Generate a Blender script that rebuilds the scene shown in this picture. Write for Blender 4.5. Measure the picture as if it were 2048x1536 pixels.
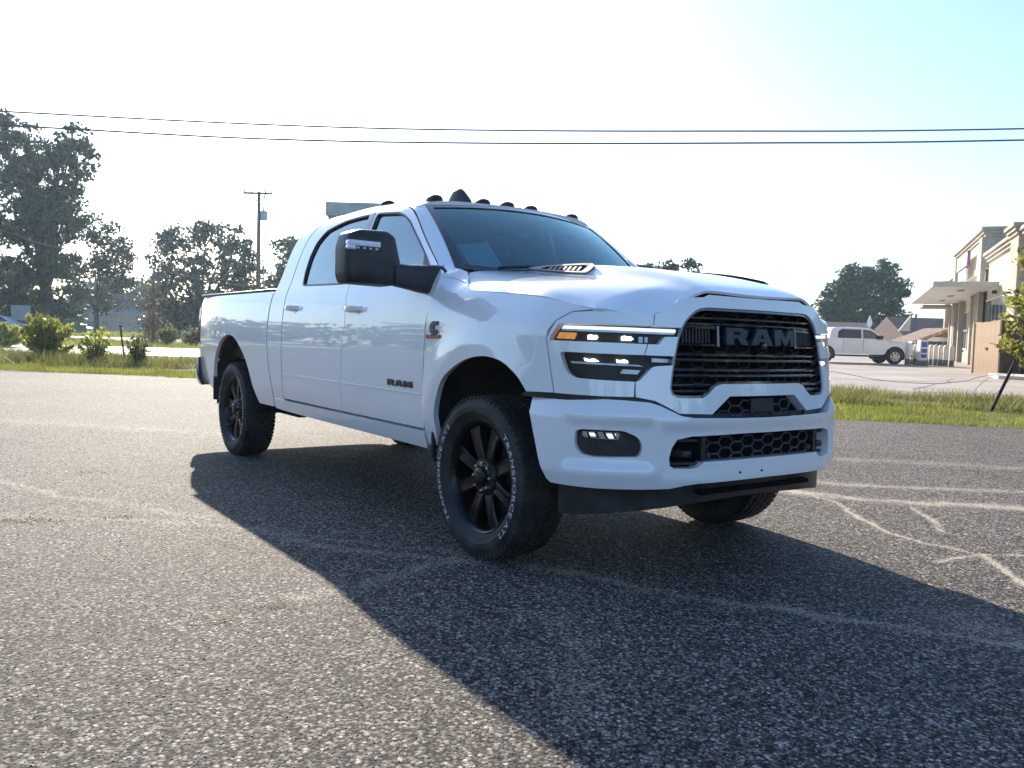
import bpy, bmesh, math, random
import numpy as np
from mathutils import Vector, Matrix, geometry
random.seed(7); rng=np.random.default_rng(7)
for o in list(bpy.data.objects): bpy.data.objects.remove(o)
scene=bpy.context.scene
COL=scene.collection
R=math.radians
# ------------------------------------------------------------------ camera
CAM=np.array([3.5396,-3.3218,1.1414]); YAW,PITCH,ROLL=2.51955,-0.05573,0.02950; FPX=1667.1
cd=bpy.data.cameras.new('camera'); cam=bpy.data.objects.new('camera',cd); COL.objects.link(cam)
f=np.array([math.cos(PITCH)*math.cos(YAW),math.cos(PITCH)*math.sin(YAW),math.sin(PITCH)])
r=np.array([math.sin(YAW),-math.cos(YAW),0.]); u=np.cross(r,f)
c_,s_=math.cos(ROLL),math.sin(ROLL)
r2=c_*r+s_*u; u2=-s_*r+c_*u
M=Matrix.Identity(4)
for i in range(3): M[i][0]=r2[i];M[i][1]=u2[i];M[i][2]=-f[i];M[i][3]=CAM[i]
cam.matrix_world=M
cd.sensor_width=36; cd.lens=FPX/2048*36; cd.clip_end=3000; cd.clip_start=.05
scene.camera=cam
# ------------------------------------------------------------------ sky, sun, exposure
SUN_AZ=R(163.9); SUN_EL=R(25.7)
w=bpy.data.worlds.new('World'); scene.world=w; w.use_nodes=True
nt=w.node_tree; nt.nodes.clear()
sky=nt.nodes.new('ShaderNodeTexSky'); sky.sky_type='NISHITA'; sky.sun_disc=False
sky.sun_elevation=SUN_EL; sky.sun_rotation=math.pi/2-SUN_AZ; sky.altitude=10; sky.air_density=1.1; sky.dust_density=.9; sky.ozone_density=2.6
bg=nt.nodes.new('ShaderNodeBackground'); bg.inputs[1].default_value=0.112
wo=nt.nodes.new('ShaderNodeOutputWorld'); tint=nt.nodes.new('ShaderNodeMix'); tint.data_type='RGBA'; tint.blend_type='MULTIPLY'; tint.inputs[0].default_value=1; tint.inputs[7].default_value=(.89,.965,1.08,1)
nt.links.new(sky.outputs[0],tint.inputs[6]); nt.links.new(tint.outputs[2],bg.inputs[0]); nt.links.new(bg.outputs[0],wo.inputs[0])
sd=bpy.data.lights.new('sun','SUN'); sd.energy=5.0; sd.angle=R(.53); sd.color=(1,.90,.76)
so=bpy.data.objects.new('sun',sd); COL.objects.link(so)
sv=Vector((math.cos(SUN_EL)*math.cos(SUN_AZ),math.cos(SUN_EL)*math.sin(SUN_AZ),math.sin(SUN_EL)))
so.rotation_euler=sv.to_track_quat('Z','Y').to_euler(); so.location=sv*50
scene.view_settings.view_transform='Standard'; scene.view_settings.look='None'
scene.view_settings.exposure=1.22; scene.view_settings.gamma=1; scene.view_settings.use_curve_mapping=False
# site frame: (a right, d ahead) metres from the camera's foot point along the street direction
FW=np.array([math.cos(YAW),math.sin(YAW)]); RT=np.array([math.sin(YAW),-math.cos(YAW)])
def site(a,d,z=0.): p=CAM[:2]+RT*a+FW*d; return (float(p[0]),float(p[1]),float(z))
SROT=YAW-math.pi/2      # rotation of the site frame: local +Y = ahead, +X = right
# ------------------------------------------------------------------ materials
def mat(name,base=(.5,.5,.5),rough=.5,metal=0.,coat=0.,coat_rough=.03,spec=.5,trans=0.,ior=1.45,emit=None,emit_s=0.):
    m=bpy.data.materials.new(name); m.use_nodes=True; b=m.node_tree.nodes['Principled BSDF']
    b.inputs['Base Color'].default_value=(*base,1); b.inputs['Roughness'].default_value=rough; b.inputs['Metallic'].default_value=metal
    b.inputs['Coat Weight'].default_value=coat; b.inputs['Coat IOR'].default_value=1.7; b.inputs['Coat Roughness'].default_value=coat_rough
    b.inputs['Specular IOR Level'].default_value=spec; b.inputs['Transmission Weight'].default_value=trans; b.inputs['IOR'].default_value=ior
    if emit: b.inputs['Emission Color'].default_value=(*emit,1); b.inputs['Emission Strength'].default_value=emit_s
    return m
def N(m,t,**k):
    n=m.node_tree.nodes.new(t)
    for a,v in k.items():
        if hasattr(n,a): setattr(n,a,v)
        else: n.inputs[a].default_value=v
    return n
def L(m,a,b): m.node_tree.links.new(a,b)
def P(m): return m.node_tree.nodes['Principled BSDF']
def noisecol(m,c1,c2,scale,detail=5,lo=.35,hi=.65,obj=True,bump=0,rough_var=None,stretch=None):
    tc=N(m,'ShaderNodeTexCoord'); src=tc.outputs['Object']
    if stretch:
        mp=N(m,'ShaderNodeMapping'); mp.inputs['Scale'].default_value=stretch; L(m,src,mp.inputs[0]); src=mp.outputs[0]
    n=N(m,'ShaderNodeTexNoise'); n.inputs['Scale'].default_value=scale; n.inputs['Detail'].default_value=detail; L(m,src,n.inputs['Vector'])
    cr=N(m,'ShaderNodeValToRGB'); cr.color_ramp.elements[0].position=lo; cr.color_ramp.elements[1].position=hi
    cr.color_ramp.elements[0].color=(*c1,1); cr.color_ramp.elements[1].color=(*c2,1)
    L(m,n.outputs['Fac'],cr.inputs[0]); L(m,cr.outputs[0],P(m).inputs['Base Color'])
    if bump:
        bp=N(m,'ShaderNodeBump'); bp.inputs['Strength'].default_value=bump; bp.inputs['Distance'].default_value=.02; L(m,n.outputs['Fac'],bp.inputs['Height']); L(m,bp.outputs[0],P(m).inputs['Normal'])
    return m
MT={}
m=MT['paint']=mat('white_paint',(.80,.81,.82),.32,coat=1.,coat_rough=.02); 
noisecol(m,(.81,.82,.83),(.84,.845,.85),3.0,3)
m=MT['blackp']=mat('black_plastic',(.018,.018,.02),.42); noisecol(m,(.014,.014,.016),(.028,.028,.03),14,4)
m=MT['gap']=mat('shut_line_black',(.006,.006,.007),.9,spec=.1); noisecol(m,(.005,.005,.006),(.009,.009,.009),20,2)
m=MT['glossb']=mat('gloss_black',(.012,.012,.013),.12,coat=1.); noisecol(m,(.010,.010,.011),(.016,.016,.017),6,3)
m=MT['letterb']=mat('satin_black_letter',(.028,.030,.036),.4,metal=.2); noisecol(m,(.025,.027,.032),(.036,.038,.045),30,3)
m=MT['rubber']=mat('tyre_rubber',(.022,.022,.023),.72); noisecol(m,(.015,.015,.016),(.045,.042,.038),9,6,bump=.15)
m=MT['rim']=mat('black_wheel',(.008,.008,.009),.2,spec=.4); noisecol(m,(.006,.006,.007),(.012,.0115,.011),8,5)
m=MT['chrome']=mat('chrome',(.75,.75,.76),.12,metal=1.); noisecol(m,(.7,.7,.71),(.8,.8,.8),10,2)
m=MT['whiteletter']=mat('tyre_letter_white',(.62,.61,.58),.7); noisecol(m,(.45,.44,.42),(.68,.67,.65),40,4)
m=MT['amber']=mat('amber_lamp',(.75,.22,.02),.25,coat=.3,emit=(1,.36,.04),emit_s=.16); noisecol(m,(.75,.20,.01),(.95,.36,.03),60,2)
m=MT['red']=mat('red_lens',(.30,.012,.015),.18,coat=1.); noisecol(m,(.22,.008,.01),(.36,.016,.02),15,2)
m=MT['redbar']=mat('red_badge',(.35,.015,.02),.35); noisecol(m,(.28,.012,.015),(.40,.02,.025),30,2)
m=MT['led']=mat('lit_led',(.9,.9,.9),.3,emit=(.9,.95,1.),emit_s=1.6); 
m=MT['drl']=mat('lit_light_bar',(.8,.82,.85),.25,emit=(.88,.94,1.),emit_s=.42)
MT['ventframe']=mat('vent_frame',(.10,.11,.12),.45); noisecol(MT['ventframe'],(.08,.09,.10),(.13,.14,.15),20,3)
m=MT['silver']=mat('silver_trim',(.42,.44,.46),.3,metal=.85); noisecol(m,(.36,.38,.40),(.48,.50,.52),25,3)
m=MT['lamp_in']=mat('lamp_housing',(.03,.026,.023),.55); noisecol(m,(.006,.0055,.005),(.022,.016,.012),9,4)
m=MT['under']=mat('underbody',(.03,.026,.022),.8); noisecol(m,(.015,.014,.013),(.07,.05,.035),7,5,bump=.3)
m=MT['liner']=mat('wheel_liner',(.012,.012,.013),.85); noisecol(m,(.009,.009,.01),(.02,.019,.018),12,4,bump=.2)
m=MT['inter']=mat('interior',(.03,.03,.032),.75); noisecol(m,(.022,.022,.025),(.04,.04,.042),12,3)
m=MT['paper']=mat('window_paper',(.8,.85,.83),.8); noisecol(m,(.74,.80,.78),(.84,.86,.85),30,4,stretch=(1,1,6))
def glass(name,tint,fac_t,rough=.01,ior=1.5,gcol=(.92,.96,1,1)):
    m=bpy.data.materials.new(name); m.use_nodes=True; n=m.node_tree.nodes; n.remove(n['Principled BSDF']); out=n['Material Output']
    gl=N(m,'ShaderNodeBsdfGlossy'); gl.inputs['Roughness'].default_value=rough; gl.inputs['Color'].default_value=gcol
    tr=N(m,'ShaderNodeBsdfTransparent'); tr.inputs['Color'].default_value=(*[t*fac_t for t in tint],1)
    fr=N(m,'ShaderNodeFresnel'); fr.inputs['IOR'].default_value=ior
    mx=N(m,'ShaderNodeMixShader'); L(m,fr.outputs[0],mx.inputs[0]); L(m,tr.outputs[0],mx.inputs[1]); L(m,gl.outputs[0],mx.inputs[2]); L(m,mx.outputs[0],out.inputs[0])
    return m
MT['lens']=glass('clear_lens',(1,1,1),.96,ior=1.16)
MT['windscreen']=glass('windscreen_glass',(.70,.95,1.),.85,ior=2.5,gcol=(.66,.98,1,1))
MT['sideglass']=glass('side_glass',(.72,.82,.85),.13,ior=3.4,gcol=(.82,.98,1,1))
MT['dark_glass']=glass('dark_tinted_glass',(.6,.7,.8),.12,ior=1.6)
# ------------------------------------------------------------------ objects
def link(name,me,parent=None,loc=None,rot=None):
    o=bpy.data.objects.new(name,me); COL.objects.link(o)
    if parent: o.parent=parent
    if loc is not None: o.location=loc
    if rot is not None: o.rotation_euler=rot
    return o
def tag(o,label=None,cat=None,group=None,kind=None):
    if label:o['label']=label
    if cat:o['category']=cat
    if group:o['group']=group
    if kind:o['kind']=kind
    return o
def empty(name,label,cat,loc=(0,0,0),rz=0,group=None):
    o=link(name,None,None,loc,(0,0,rz)); o.empty_display_size=.3
    return tag(o,label,cat,group)
def mesh(name,V,F,m,smooth=False,mats=None):
    me=bpy.data.meshes.new(name); me.from_pydata([tuple(v) for v in V],[],[tuple(q) for q in F]); 
    for x in (mats or [m]): me.materials.append(x)
    if smooth: me.polygons.foreach_set('use_smooth',np.ones(len(me.polygons),bool))
    me.update(); return me
class MB:
    def __init__(s): s.V=[];s.F=[]
    def add(s,V,F): n=len(s.V); s.V+= [tuple(map(float,v)) for v in V]; s.F+=[tuple(i+n for i in q) for q in F]; return s
    def box(s,x0,x1,y0,y1,z0,z1,T=None):
        V=[(x,y,z) for z in (z0,z1) for y in (y0,y1) for x in (x0,x1)]
        if T is not None: V=[T@Vector(v) for v in V]
        return s.add(V,[(0,2,3,1),(4,5,7,6),(0,1,5,4),(2,6,7,3),(0,4,6,2),(1,3,7,5)])
    def bbox(s,x0,x1,y0,y1,z0,z1,b,T=None):
        """bevelled box"""
        bm=bmesh.new(); bmesh.ops.create_cube(bm,size=1)
        for v in bm.verts: v.co=Vector(((x0+x1)/2+v.co.x*(x1-x0),(y0+y1)/2+v.co.y*(y1-y0),(z0+z1)/2+v.co.z*(z1-z0)))
        bmesh.ops.bevel(bm,geom=list(bm.edges),offset=b,segments=2,affect='EDGES',profile=.5)
        if T is not None: bm.transform(T)
        bm.verts.index_update(); s.add([v.co for v in bm.verts],[[v.index for v in q.verts] for q in bm.faces]); bm.free(); return s
    def tube(s,pts,rad,n=6,cap=True):
        pts=[Vector(p) for p in pts]; rads=rad if isinstance(rad,(list,tuple)) else [rad]*len(pts)
        V=[];F=[]; up=None
        for i,p in enumerate(pts):
            t=(pts[min(i+1,len(pts)-1)]-pts[max(i-1,0)]).normalized()
            if up is None: up=Vector((0,0,1)) if abs(t.z)<.9 else Vector((1,0,0))
            a=t.cross(up).normalized(); up=a.cross(t).normalized()
            for k in range(n):
                th=2*math.pi*k/n; V.append(p+a*math.cos(th)*rads[i]+up*math.sin(th)*rads[i])
        for i in range(len(pts)-1):
            for k in range(n):
                F.append((i*n+k,i*n+(k+1)%n,(i+1)*n+(k+1)%n,(i+1)*n+k))
        if cap: F.append(tuple(range(n))); F.append(tuple(reversed([ (len(pts)-1)*n+k for k in range(n)])))
        return s.add(V,F)
    def lathe(s,prof,n=32,axis='y',c=(0,0,0),a0=0,a1=2*math.pi):
        """prof: list of (radius, height along axis)"""
        full=abs(a1-a0-2*math.pi)<1e-6; m_=n if full else n+1
        V=[];F=[]
        for i in range(m_):
            th=a0+(a1-a0)*i/n
            for (r_,h) in prof:
                a,b=r_*math.cos(th),r_*math.sin(th)
                V.append((c[0]+a,c[1]+h,c[2]+b) if axis=='y' else ((c[0]+a,c[1]+b,c[2]+h) if axis=='z' else (c[0]+h,c[1]+a,c[2]+b)))
        k=len(prof)
        for i in range(n):
            j=(i+1)%m_
            for q in range(k-1): F.append((i*k+q,i*k+q+1,j*k+q+1,j*k+q) if axis!='z' else (i*k+q,j*k+q,j*k+q+1,i*k+q+1))
        return s.add(V,F)
    def prism(s,poly,z0,z1,T=None):
        """extruded 2D polygon (local xy, extruded in z) via triangulation"""
        n=len(poly); tri=geometry.tessellate_polygon([[Vector((a,b,0)) for a,b in poly]])
        V=[(a,b,z0) for a,b in poly]+[(a,b,z1) for a,b in poly]
        if T is not None: V=[T(v) if callable(T) else T@Vector(v) for v in V]
        F=[tuple(t) for t in tri]+[tuple(i+n for i in reversed(t)) for t in tri]+[(i,(i+1)%n,(i+1)%n+n,i+n) for i in range(n)]
        return s.add(V,F)
    def build(s,name,m,parent=None,loc=None,rot=None,smooth=False,sharp=None,mats=None):
        me=mesh(name,s.V,s.F,m,smooth or sharp is not None,mats)
        bm=bmesh.new(); bm.from_mesh(me); bmesh.ops.recalc_face_normals(bm,faces=bm.faces); bm.to_mesh(me); bm.free()
        if sharp is not None: me.set_sharp_from_angle(angle=R(sharp))
        return link(name,me,parent,loc,rot)
def mirrored(o,name=None,parent=None):
    me=o.data.copy(); V=np.empty(len(me.vertices)*3); me.vertices.foreach_get('co',V); V=V.reshape(-1,3); V[:,1]*=-1; me.vertices.foreach_set('co',V.ravel()); me.flip_normals(); me.update()
    return link(name or o.name.split('.')[0],me,parent or o.parent)
# ------------------------------------------------------------------ curved panels cut out of a surface
def crv(pts,step=.03):
    """Catmull-Rom through 2D points"""
    P_=[np.array(p,float) for p in pts]; out=[]
    for i in range(len(P_)-1):
        p0=P_[max(i-1,0)];p1=P_[i];p2=P_[i+1];p3=P_[min(i+2,len(P_)-1)]
        n=max(1,int(np.linalg.norm(p2-p1)/step))
        for k in range(n):
            t=k/n; out.append(.5*((2*p1)+(p2-p0)*t+(2*p0-5*p1+4*p2-p3)*t*t+(3*p1-p0-3*p2+p3)*t**3))
    out.append(P_[-1]); return [tuple(map(float,q)) for q in out]
def rnd(poly,rad,n=4):
    """round all corners of a polygon"""
    out=[];N_=len(poly)
    for i in range(N_):
        p=np.array(poly[i],float);a=np.array(poly[i-1],float);b=np.array(poly[(i+1)%N_],float)
        la=np.linalg.norm(a-p);lb=np.linalg.norm(b-p);ra=min(rad,la*.45,lb*.45)
        A=p+(a-p)/max(la,1e-9)*ra;B=p+(b-p)/max(lb,1e-9)*ra
        for k in range(n+1):
            t=k/n; out.append(tuple((1-t)**2*A+2*t*(1-t)*p+t*t*B))
    return out
def dens(poly,step,closed=True):
    out=[];N_=len(poly)
    for i in range(N_ if closed else N_-1):
        a=np.array(poly[i],float);b=np.array(poly[(i+1)%N_],float);l=np.linalg.norm(b-a)
        if l<1e-5: continue
        n=max(1,int(math.ceil(l/step)))
        for k in range(n): out.append(a+(b-a)*k/n)
    return out
def inset(poly,g):
    P_=np.array(poly); n=len(P_); A=.5*np.sum(P_[:,0]*np.roll(P_[:,1],-1)-np.roll(P_[:,0],-1)*P_[:,1]); sg=1 if A>0 else -1
    e=np.roll(P_,-1,0)-P_; e/= np.maximum(np.linalg.norm(e,axis=1,keepdims=True),1e-9); nn=np.stack([-e[:,1],e[:,0]],1)*sg
    v=nn+np.roll(nn,1,0); l=np.linalg.norm(v,axis=1,keepdims=True); v=v/np.maximum(l,1e-6); c=np.maximum((v*nn).sum(1,keepdims=True),.5)
    return [tuple(q) for q in P_+v*g/c]
def inside(P_,poly):
    """vectorised point in polygon"""
    x,y=P_[:,0],P_[:,1]; c=np.zeros(len(P_),bool); Q=np.array(poly); n=len(Q)
    for i in range(n):
        x1,y1=Q[i];x2,y2=Q[i-1]
        if y1==y2: continue
        t=((y1>y)!=(y2>y))&(x<(x2-x1)*(y-y1)/(y2-y1)+x1); c^=t
    return c
def panel(name,parent,m,surf,outer,holes=(),grid=.04,thick=.02,gap=.0035,off=0.,both=True,wall=True,mats=None):
    st=grid*.7
    O=dens(inset(dens(outer,st),gap) if gap else outer,st); H=[dens(h,st) for h in holes]
    O2=np.array(O)
    x0,y0=O2.min(0);x1,y1=O2.max(0)
    gx=np.arange(x0+grid*.5,x1,grid);gy=np.arange(y0+grid*.5,y1,grid)
    G=np.array([(a+(.5*grid if j%2 else 0),b) for j,b in enumerate(gy) for a in gx]) if len(gx) and len(gy) else np.zeros((0,2))
    allb=np.array(O+sum(H,[]))
    if len(G):
        k=inside(G,O)
        for h in H: k&=~inside(G,h)
        G=G[k]
        if len(G):
            dmin=np.min(np.linalg.norm(G[:,None,:]-allb[None],axis=2),axis=1); G=G[dmin>grid*.45]
    pts=[Vector((float(a),float(b))) for a,b in allb]+[Vector((float(a),float(b))) for a,b in G]
    E=[];n0=0
    for loop in [O]+H:
        n=len(loop); E+=[(n0+i,n0+(i+1)%n) for i in range(n)]; n0+=n
    vv,ee,ff,_,_,_=geometry.delaunay_2d_cdt(pts,E,[],0,1e-6)
    V2=np.array([(v.x,v.y) for v in vv]); T=np.array([q for q in ff if len(q)==3])
    C=V2[T].mean(1); k=inside(C,O)
    for h in H: k&=~inside(C,h)
    T=T[k]
    e1=V2[T[:,1]]-V2[T[:,0]];e2=V2[T[:,2]]-V2[T[:,0]];e3=e2-e1; ar=np.abs(e1[:,0]*e2[:,1]-e1[:,1]*e2[:,0]); T=T[ar/np.sqrt(np.maximum.reduce([(e1**2).sum(1),(e2**2).sum(1),(e3**2).sum(1)]))>8e-4]
    used=np.unique(T); mp=-np.ones(len(V2),int); mp[used]=np.arange(len(used)); V2=V2[used]; T=mp[T]
    h=2e-3
    S=np.array([surf(a,b) for a,b in V2]); Sa=np.array([surf(a+h,b) for a,b in V2]); Sb=np.array([surf(a,b+h) for a,b in V2])
    nn=np.cross(Sa-S,Sb-S); nn/=np.maximum(np.linalg.norm(nn,axis=1,keepdims=True),1e-12)
    # outward = away from the vehicle's inside
    cen=np.array([-1.5,0,.9]); 
    if np.mean(((S-cen)*np.array([.25,1,1])*nn).sum(1))<0: nn=-nn
    V3=S+nn*off
    a_,b_,c3=V3[T[:,0]],V3[T[:,1]],V3[T[:,2]]
    fn=np.cross(b_-a_,c3-a_); fl=(fn*nn[T[:,0]]).sum(1)<0; T[fl]=T[fl][:,::-1]
    V=list(V3); F=[tuple(map(int,t)) for t in T]
    sharp=set()
    if wall:
        cnt={}
        for t in F:
            for i in range(3):
                e=(t[i],t[(i+1)%3]); cnt[e]=1
        bd=[e for e in cnt if (e[1],e[0]) not in cnt]; low={}
        for a,b in bd:
            for q in (a,b):
                if q not in low: low[q]=len(V); V.append(V3[q]-nn[q]*thick)
            F.append((b,a,low[a],low[b])); sharp.add((min(a,b),max(a,b)))
    me=mesh(name,V,F,m,True,mats)
    if sharp:
        at=me.attributes.new('sharp_edge','BOOLEAN','EDGE')
        for e in me.edges:
            a,b=e.vertices
            if (min(a,b),max(a,b)) in sharp: at.data[e.index].value=True
    o=link(name,me,parent)
    if both: return o,mirrored(o,name,parent)
    return o
def spl(pts):
    P=np.array(pts,float); n=len(P)
    t=np.concatenate([[0],np.cumsum(np.linalg.norm(np.diff(P,axis=0),axis=1))])
    h=np.diff(t); A=np.eye(n); B=np.zeros_like(P)
    for i in range(1,n-1):
        A[i,i-1]=h[i-1];A[i,i]=2*(h[i-1]+h[i]);A[i,i+1]=h[i]
        B[i]=6*((P[i+1]-P[i])/h[i]-(P[i]-P[i-1])/h[i-1])
    M=np.linalg.solve(A,B)
    def f(s):
        i=min(max(int(np.searchsorted(t,s)-1),0),n-2); a=t[i+1]-s;b=s-t[i];H=h[i]
        return M[i]*a**3/(6*H)+M[i+1]*b**3/(6*H)+(P[i]/H-M[i]*H/6)*a+(P[i+1]/H-M[i+1]*H/6)*b
    f.len=t[-1]; f.t=t
    return f
def sstep(a,b,x):
    t=min(max((x-a)/(b-a),0.),1.); return t*t*(3-2*t)
# plan outline of the body (x forward, y outward) mirrored points in front keep it symmetric at the centre line
_B=[(.968,-.4),(0.99,-.2),(1.0,0),(0.99,.2),(0.968,.4),(.93,.57),(.865,.73),(.775,.86),(.665,.945),(.53,.992),(.35,1.012),(0,1.018),(-.5,1.005),(-1.5,1.0),(-3,.995),(-4.1,1.0),(-4.9,.975),(-5.2,.935),(-5.27,.89),(-5.29,.80)]
_U=[(1.005,-.5),(1.04,-.25),(1.05,0),(1.04,.25),(1.005,.5),(.925,.7),(.81,.86),(.70,.95),(.57,1.0),(.4,1.022)]
fB0=spl(_B); fU0=spl(_U)
def fB(s): return fB0(s+fB0.t[2])
def fU(s): return fU0(s+fU0.t[2])
def nrm(f,s):
    d=f(s+1e-3)-f(s-1e-3); d=d/math.hypot(*d); return np.array([d[1],-d[0]])
# cross section: (inward offset, z) -> roof centre
_S=[(.075,.46),(.05,.52),(.035,.575),(.016,.66),(.006,.75),(.0,.85),(-.004,.95),(-.004,1.1),(.0,1.2),(.008,1.28),(.02,1.36),(.035,1.42),(.055,1.465),(.085,1.53),(.155,1.73),(.213,1.90),(.243,1.965),(.285,2.013),(.36,2.045),(.55,2.068),(1.0,2.08)]
fS0=spl(_S)
V0=.46
def sec(v): return fS0(v-V0)          # v ~ z below the belt
VEND=V0+fS0.len
YP=spl([(-6,.85),(-5.29,.95),(-4.9,.985),(-4.1,1.0),(-3,.995),(-1.5,1.0),(-.5,1.005),(0,1.015),(.5,1.0)])
_xs=np.linspace(0,YP.len,600); _yp=np.array([YP(s) for s in _xs])
def yside(x): return float(np.interp(x,_yp[:,0],_yp[:,1]))
def surfS(x,v):
    """cab / bed side + roof.  returns (x, y(negative = right side), z)"""
    d,z=sec(v); w=sstep(1.45,1.95,v)
    z=z-w*(.055 if x>-2.1 else .035)*((x+2.1)/.95)**2
    Y=yside(x)
    k=(1-d/1.0) if d>.05 else None
    y=Y-d if d<.9 else Y-d
    # keep roof centre exactly at y=0
    y=y-(Y-1.0)*sstep(1.2,2.6,v)
    return np.array([x,-y,z])
def arch(x,z):
    """flare of the wheel arches"""
    o=0
    for cx in (0.,-4.1):
        r=math.hypot((x-cx)/1.0,(z-.56)/1.0); o+=.018*math.exp(-((r-.52)/.09)**2)*sstep(.45,.7,z)
    return o
def shoulder(z): # inward offset of the fender above z=1.2
    t=max(z-1.2,0); return 1.6*t*t+4.0*max(z-1.36,0)**2
def surfF(s,z):
    """fender + front fascia wrap: s = arc from the centre line round the right corner"""
    p=fB(s); n=nrm(fB,s); x=p[0]
    wf=sstep(.45,.9,x)
    hx=-.10*sstep(-.3,.95,x)
    zz=z-hx*sstep(1.1,1.3,z)
    w1=sstep(-.56,-.28,x); side=(sec(min(z,1.2))[0]+shoulder(zz))*w1+sec(z)[0]*(1-w1) -arch(x,z)
    d=wf*((z-.9)*.10+.9*max(z-1.26,0)**2)+(1-wf)*side
    q=p-n*d
    return np.array([q[0],-q[1],z])
def surfU(s,z):
    p=fU(s);n=nrm(fU,s)
    a=abs(s); d=.35*min(max(.555-z,0),.08)+.45*max(z-.80,0)
    d+=.020*(1-sstep(0,.045,max(abs(a-.895)-.178,abs(z-.683)-.078)))+.016*(1-sstep(0,.04,max(a-.635,abs(z-.652)-.092)))
    q=p-n*d;return np.array([q[0],-q[1],z])
HX=[-.45,0,.4,.7,.86,.95]; HY=[0,.2,.34,.42,.58,.74,.87,.95,1.0]
HZ=np.array([[1.565,1.565,1.555,1.535,1.525,1.51,1.455,1.39,1.35],
[1.553,1.555,1.549,1.492,1.474,1.455,1.425,1.375,1.34],
[1.520,1.522,1.517,1.460,1.438,1.415,1.383,1.335,1.30],
[1.468,1.47,1.465,1.425,1.385,1.335,1.288,1.245,1.22],
[1.42,1.42,1.415,1.385,1.295,1.235,1.23,1.22,1.20],
[1.374,1.374,1.373,1.35,1.25,1.22,1.21,1.20,1.19]])
def mono(xs,ys,x):
    """pchip-like cubic hermite"""
    n=len(xs); i=min(max(int(np.searchsorted(xs,x)-1),0),n-2)
    def sl(k):
        if k<=0: return (ys[1]-ys[0])/(xs[1]-xs[0])
        if k>=n-1: return (ys[-1]-ys[-2])/(xs[-1]-xs[-2])
        a=(ys[k]-ys[k-1])/(xs[k]-xs[k-1]); b=(ys[k+1]-ys[k])/(xs[k+1]-xs[k])
        return 0 if a*b<=0 else 2*a*b/(a+b)
    h=xs[i+1]-xs[i];t=(x-xs[i])/h
    return (1+2*t)*(1-t)**2*ys[i]+t*(1-t)**2*h*sl(i)+t*t*(3-2*t)*ys[i+1]+t*t*(t-1)*h*sl(i+1)
def surfH(x,y):
    a=abs(y); col=[mono(HY,list(r),a) for r in HZ]
    return np.array([x,-y,mono(HX,col,x)])
def surfW(q,t):
    """windshield: q -1..1 (right positive), t 0 base .. 1 top"""
    b=np.array([-.36-.25*q*q,-.775*q,1.495+.032*q*q]); tp=np.array([-1.03-.115*q*q,-.685*q,1.995-.038*q*q])
    p=b+(tp-b)*t; p[2]+=.03*4*t*(1-t)*1.0; return p
# ================================================================== the white pickup truck (truck frame = world frame, front axle at x=0)
def mir(p): return p+[(-a,b) for a,b in reversed(p)]
def surfFm(s,z):
    q=surfF(abs(s),z); return q if s>=0 else q*np.array([1,-1,1])
def surfUm(s,z):
    q=surfU(abs(s),z); return q if s>=0 else q*np.array([1,-1,1])
def surfSm(x,v):
    return surfS(x,v) if v<=VEND else surfS(x,2*VEND-v)*np.array([1,-1,1])
def nrm3(surf,a,b):
    h=2e-3; S=surf(a,b); n=np.cross(surf(a+h,b)-S,surf(a,b+h)-S); n/=np.linalg.norm(n)
    c=np.array([-1.5,0,.9]); return S,(n if ((S-c)*np.array([.25,1,1]))@n>0 else -n)
def onsurf(surf,off):
    def g(a,b,c=0.):
        S,n=nrm3(surf,a,b); return tuple(S+n*(off+c))
    return g
def prism2(mb,loops,T,z0,z1):
    """polygon with holes, extruded; T maps (a,b,c) to 3D"""
    tri=geometry.tessellate_polygon([[Vector((a,b,0)) for a,b in l] for l in loops]); fl=[p for l in loops for p in l]; n=len(fl)
    V=[T(a,b,z0) for a,b in fl]+[T(a,b,z1) for a,b in fl]; F=[tuple(t) for t in tri]+[tuple(i+n for i in reversed(t)) for t in tri]; k=0
    for l in loops:
        m_=len(l); F+=[(k+i,k+(i+1)%m_,k+(i+1)%m_+n,k+i+n) for i in range(m_)]; k+=m_
    mb.add(V,F)
LET={'R':([(0,0),(0,1),(.74,1),(.97,.86),(.97,.56),(.82,.43),(1.02,0),(.68,0),(.52,.36),(.34,.36),(.34,0)],[(.34,.60),(.34,.76),(.60,.76),(.65,.68),(.60,.60)]),
'A':([(0,0),(.33,1),(.79,1),(1.12,0),(.77,0),(.71,.2),(.41,.2),(.35,0)],[(.47,.40),(.56,.74),(.65,.40)]),
'M':([(0,0),(0,1),(.40,1),(.63,.52),(.86,1),(1.26,1),(1.26,0),(.92,0),(.92,.52),(.72,.06),(.54,.06),(.34,.52),(.34,0)],None)}
def letters(word,name,m,parent,T,x0,y0,h,wd,depth):
    """T(a,b,c): a along reading direction"""
    W_={'R':1.02,'A':1.12,'M':1.26}; tot=sum(W_[c] for c in word)+.12*(len(word)-1); k=wd/tot; x=x0
    for ch in word:
        o,hl=LET[ch]; mb=MB(); tr=lambda q:[(x+a*k,y0+b*h) for a,b in q]
        prism2(mb,[tr(o)]+([tr(hl)] if hl else []),T,0.,depth)
        mb.build(name,m,parent,sharp=30); x+=(W_[ch]+.12)*k
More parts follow.
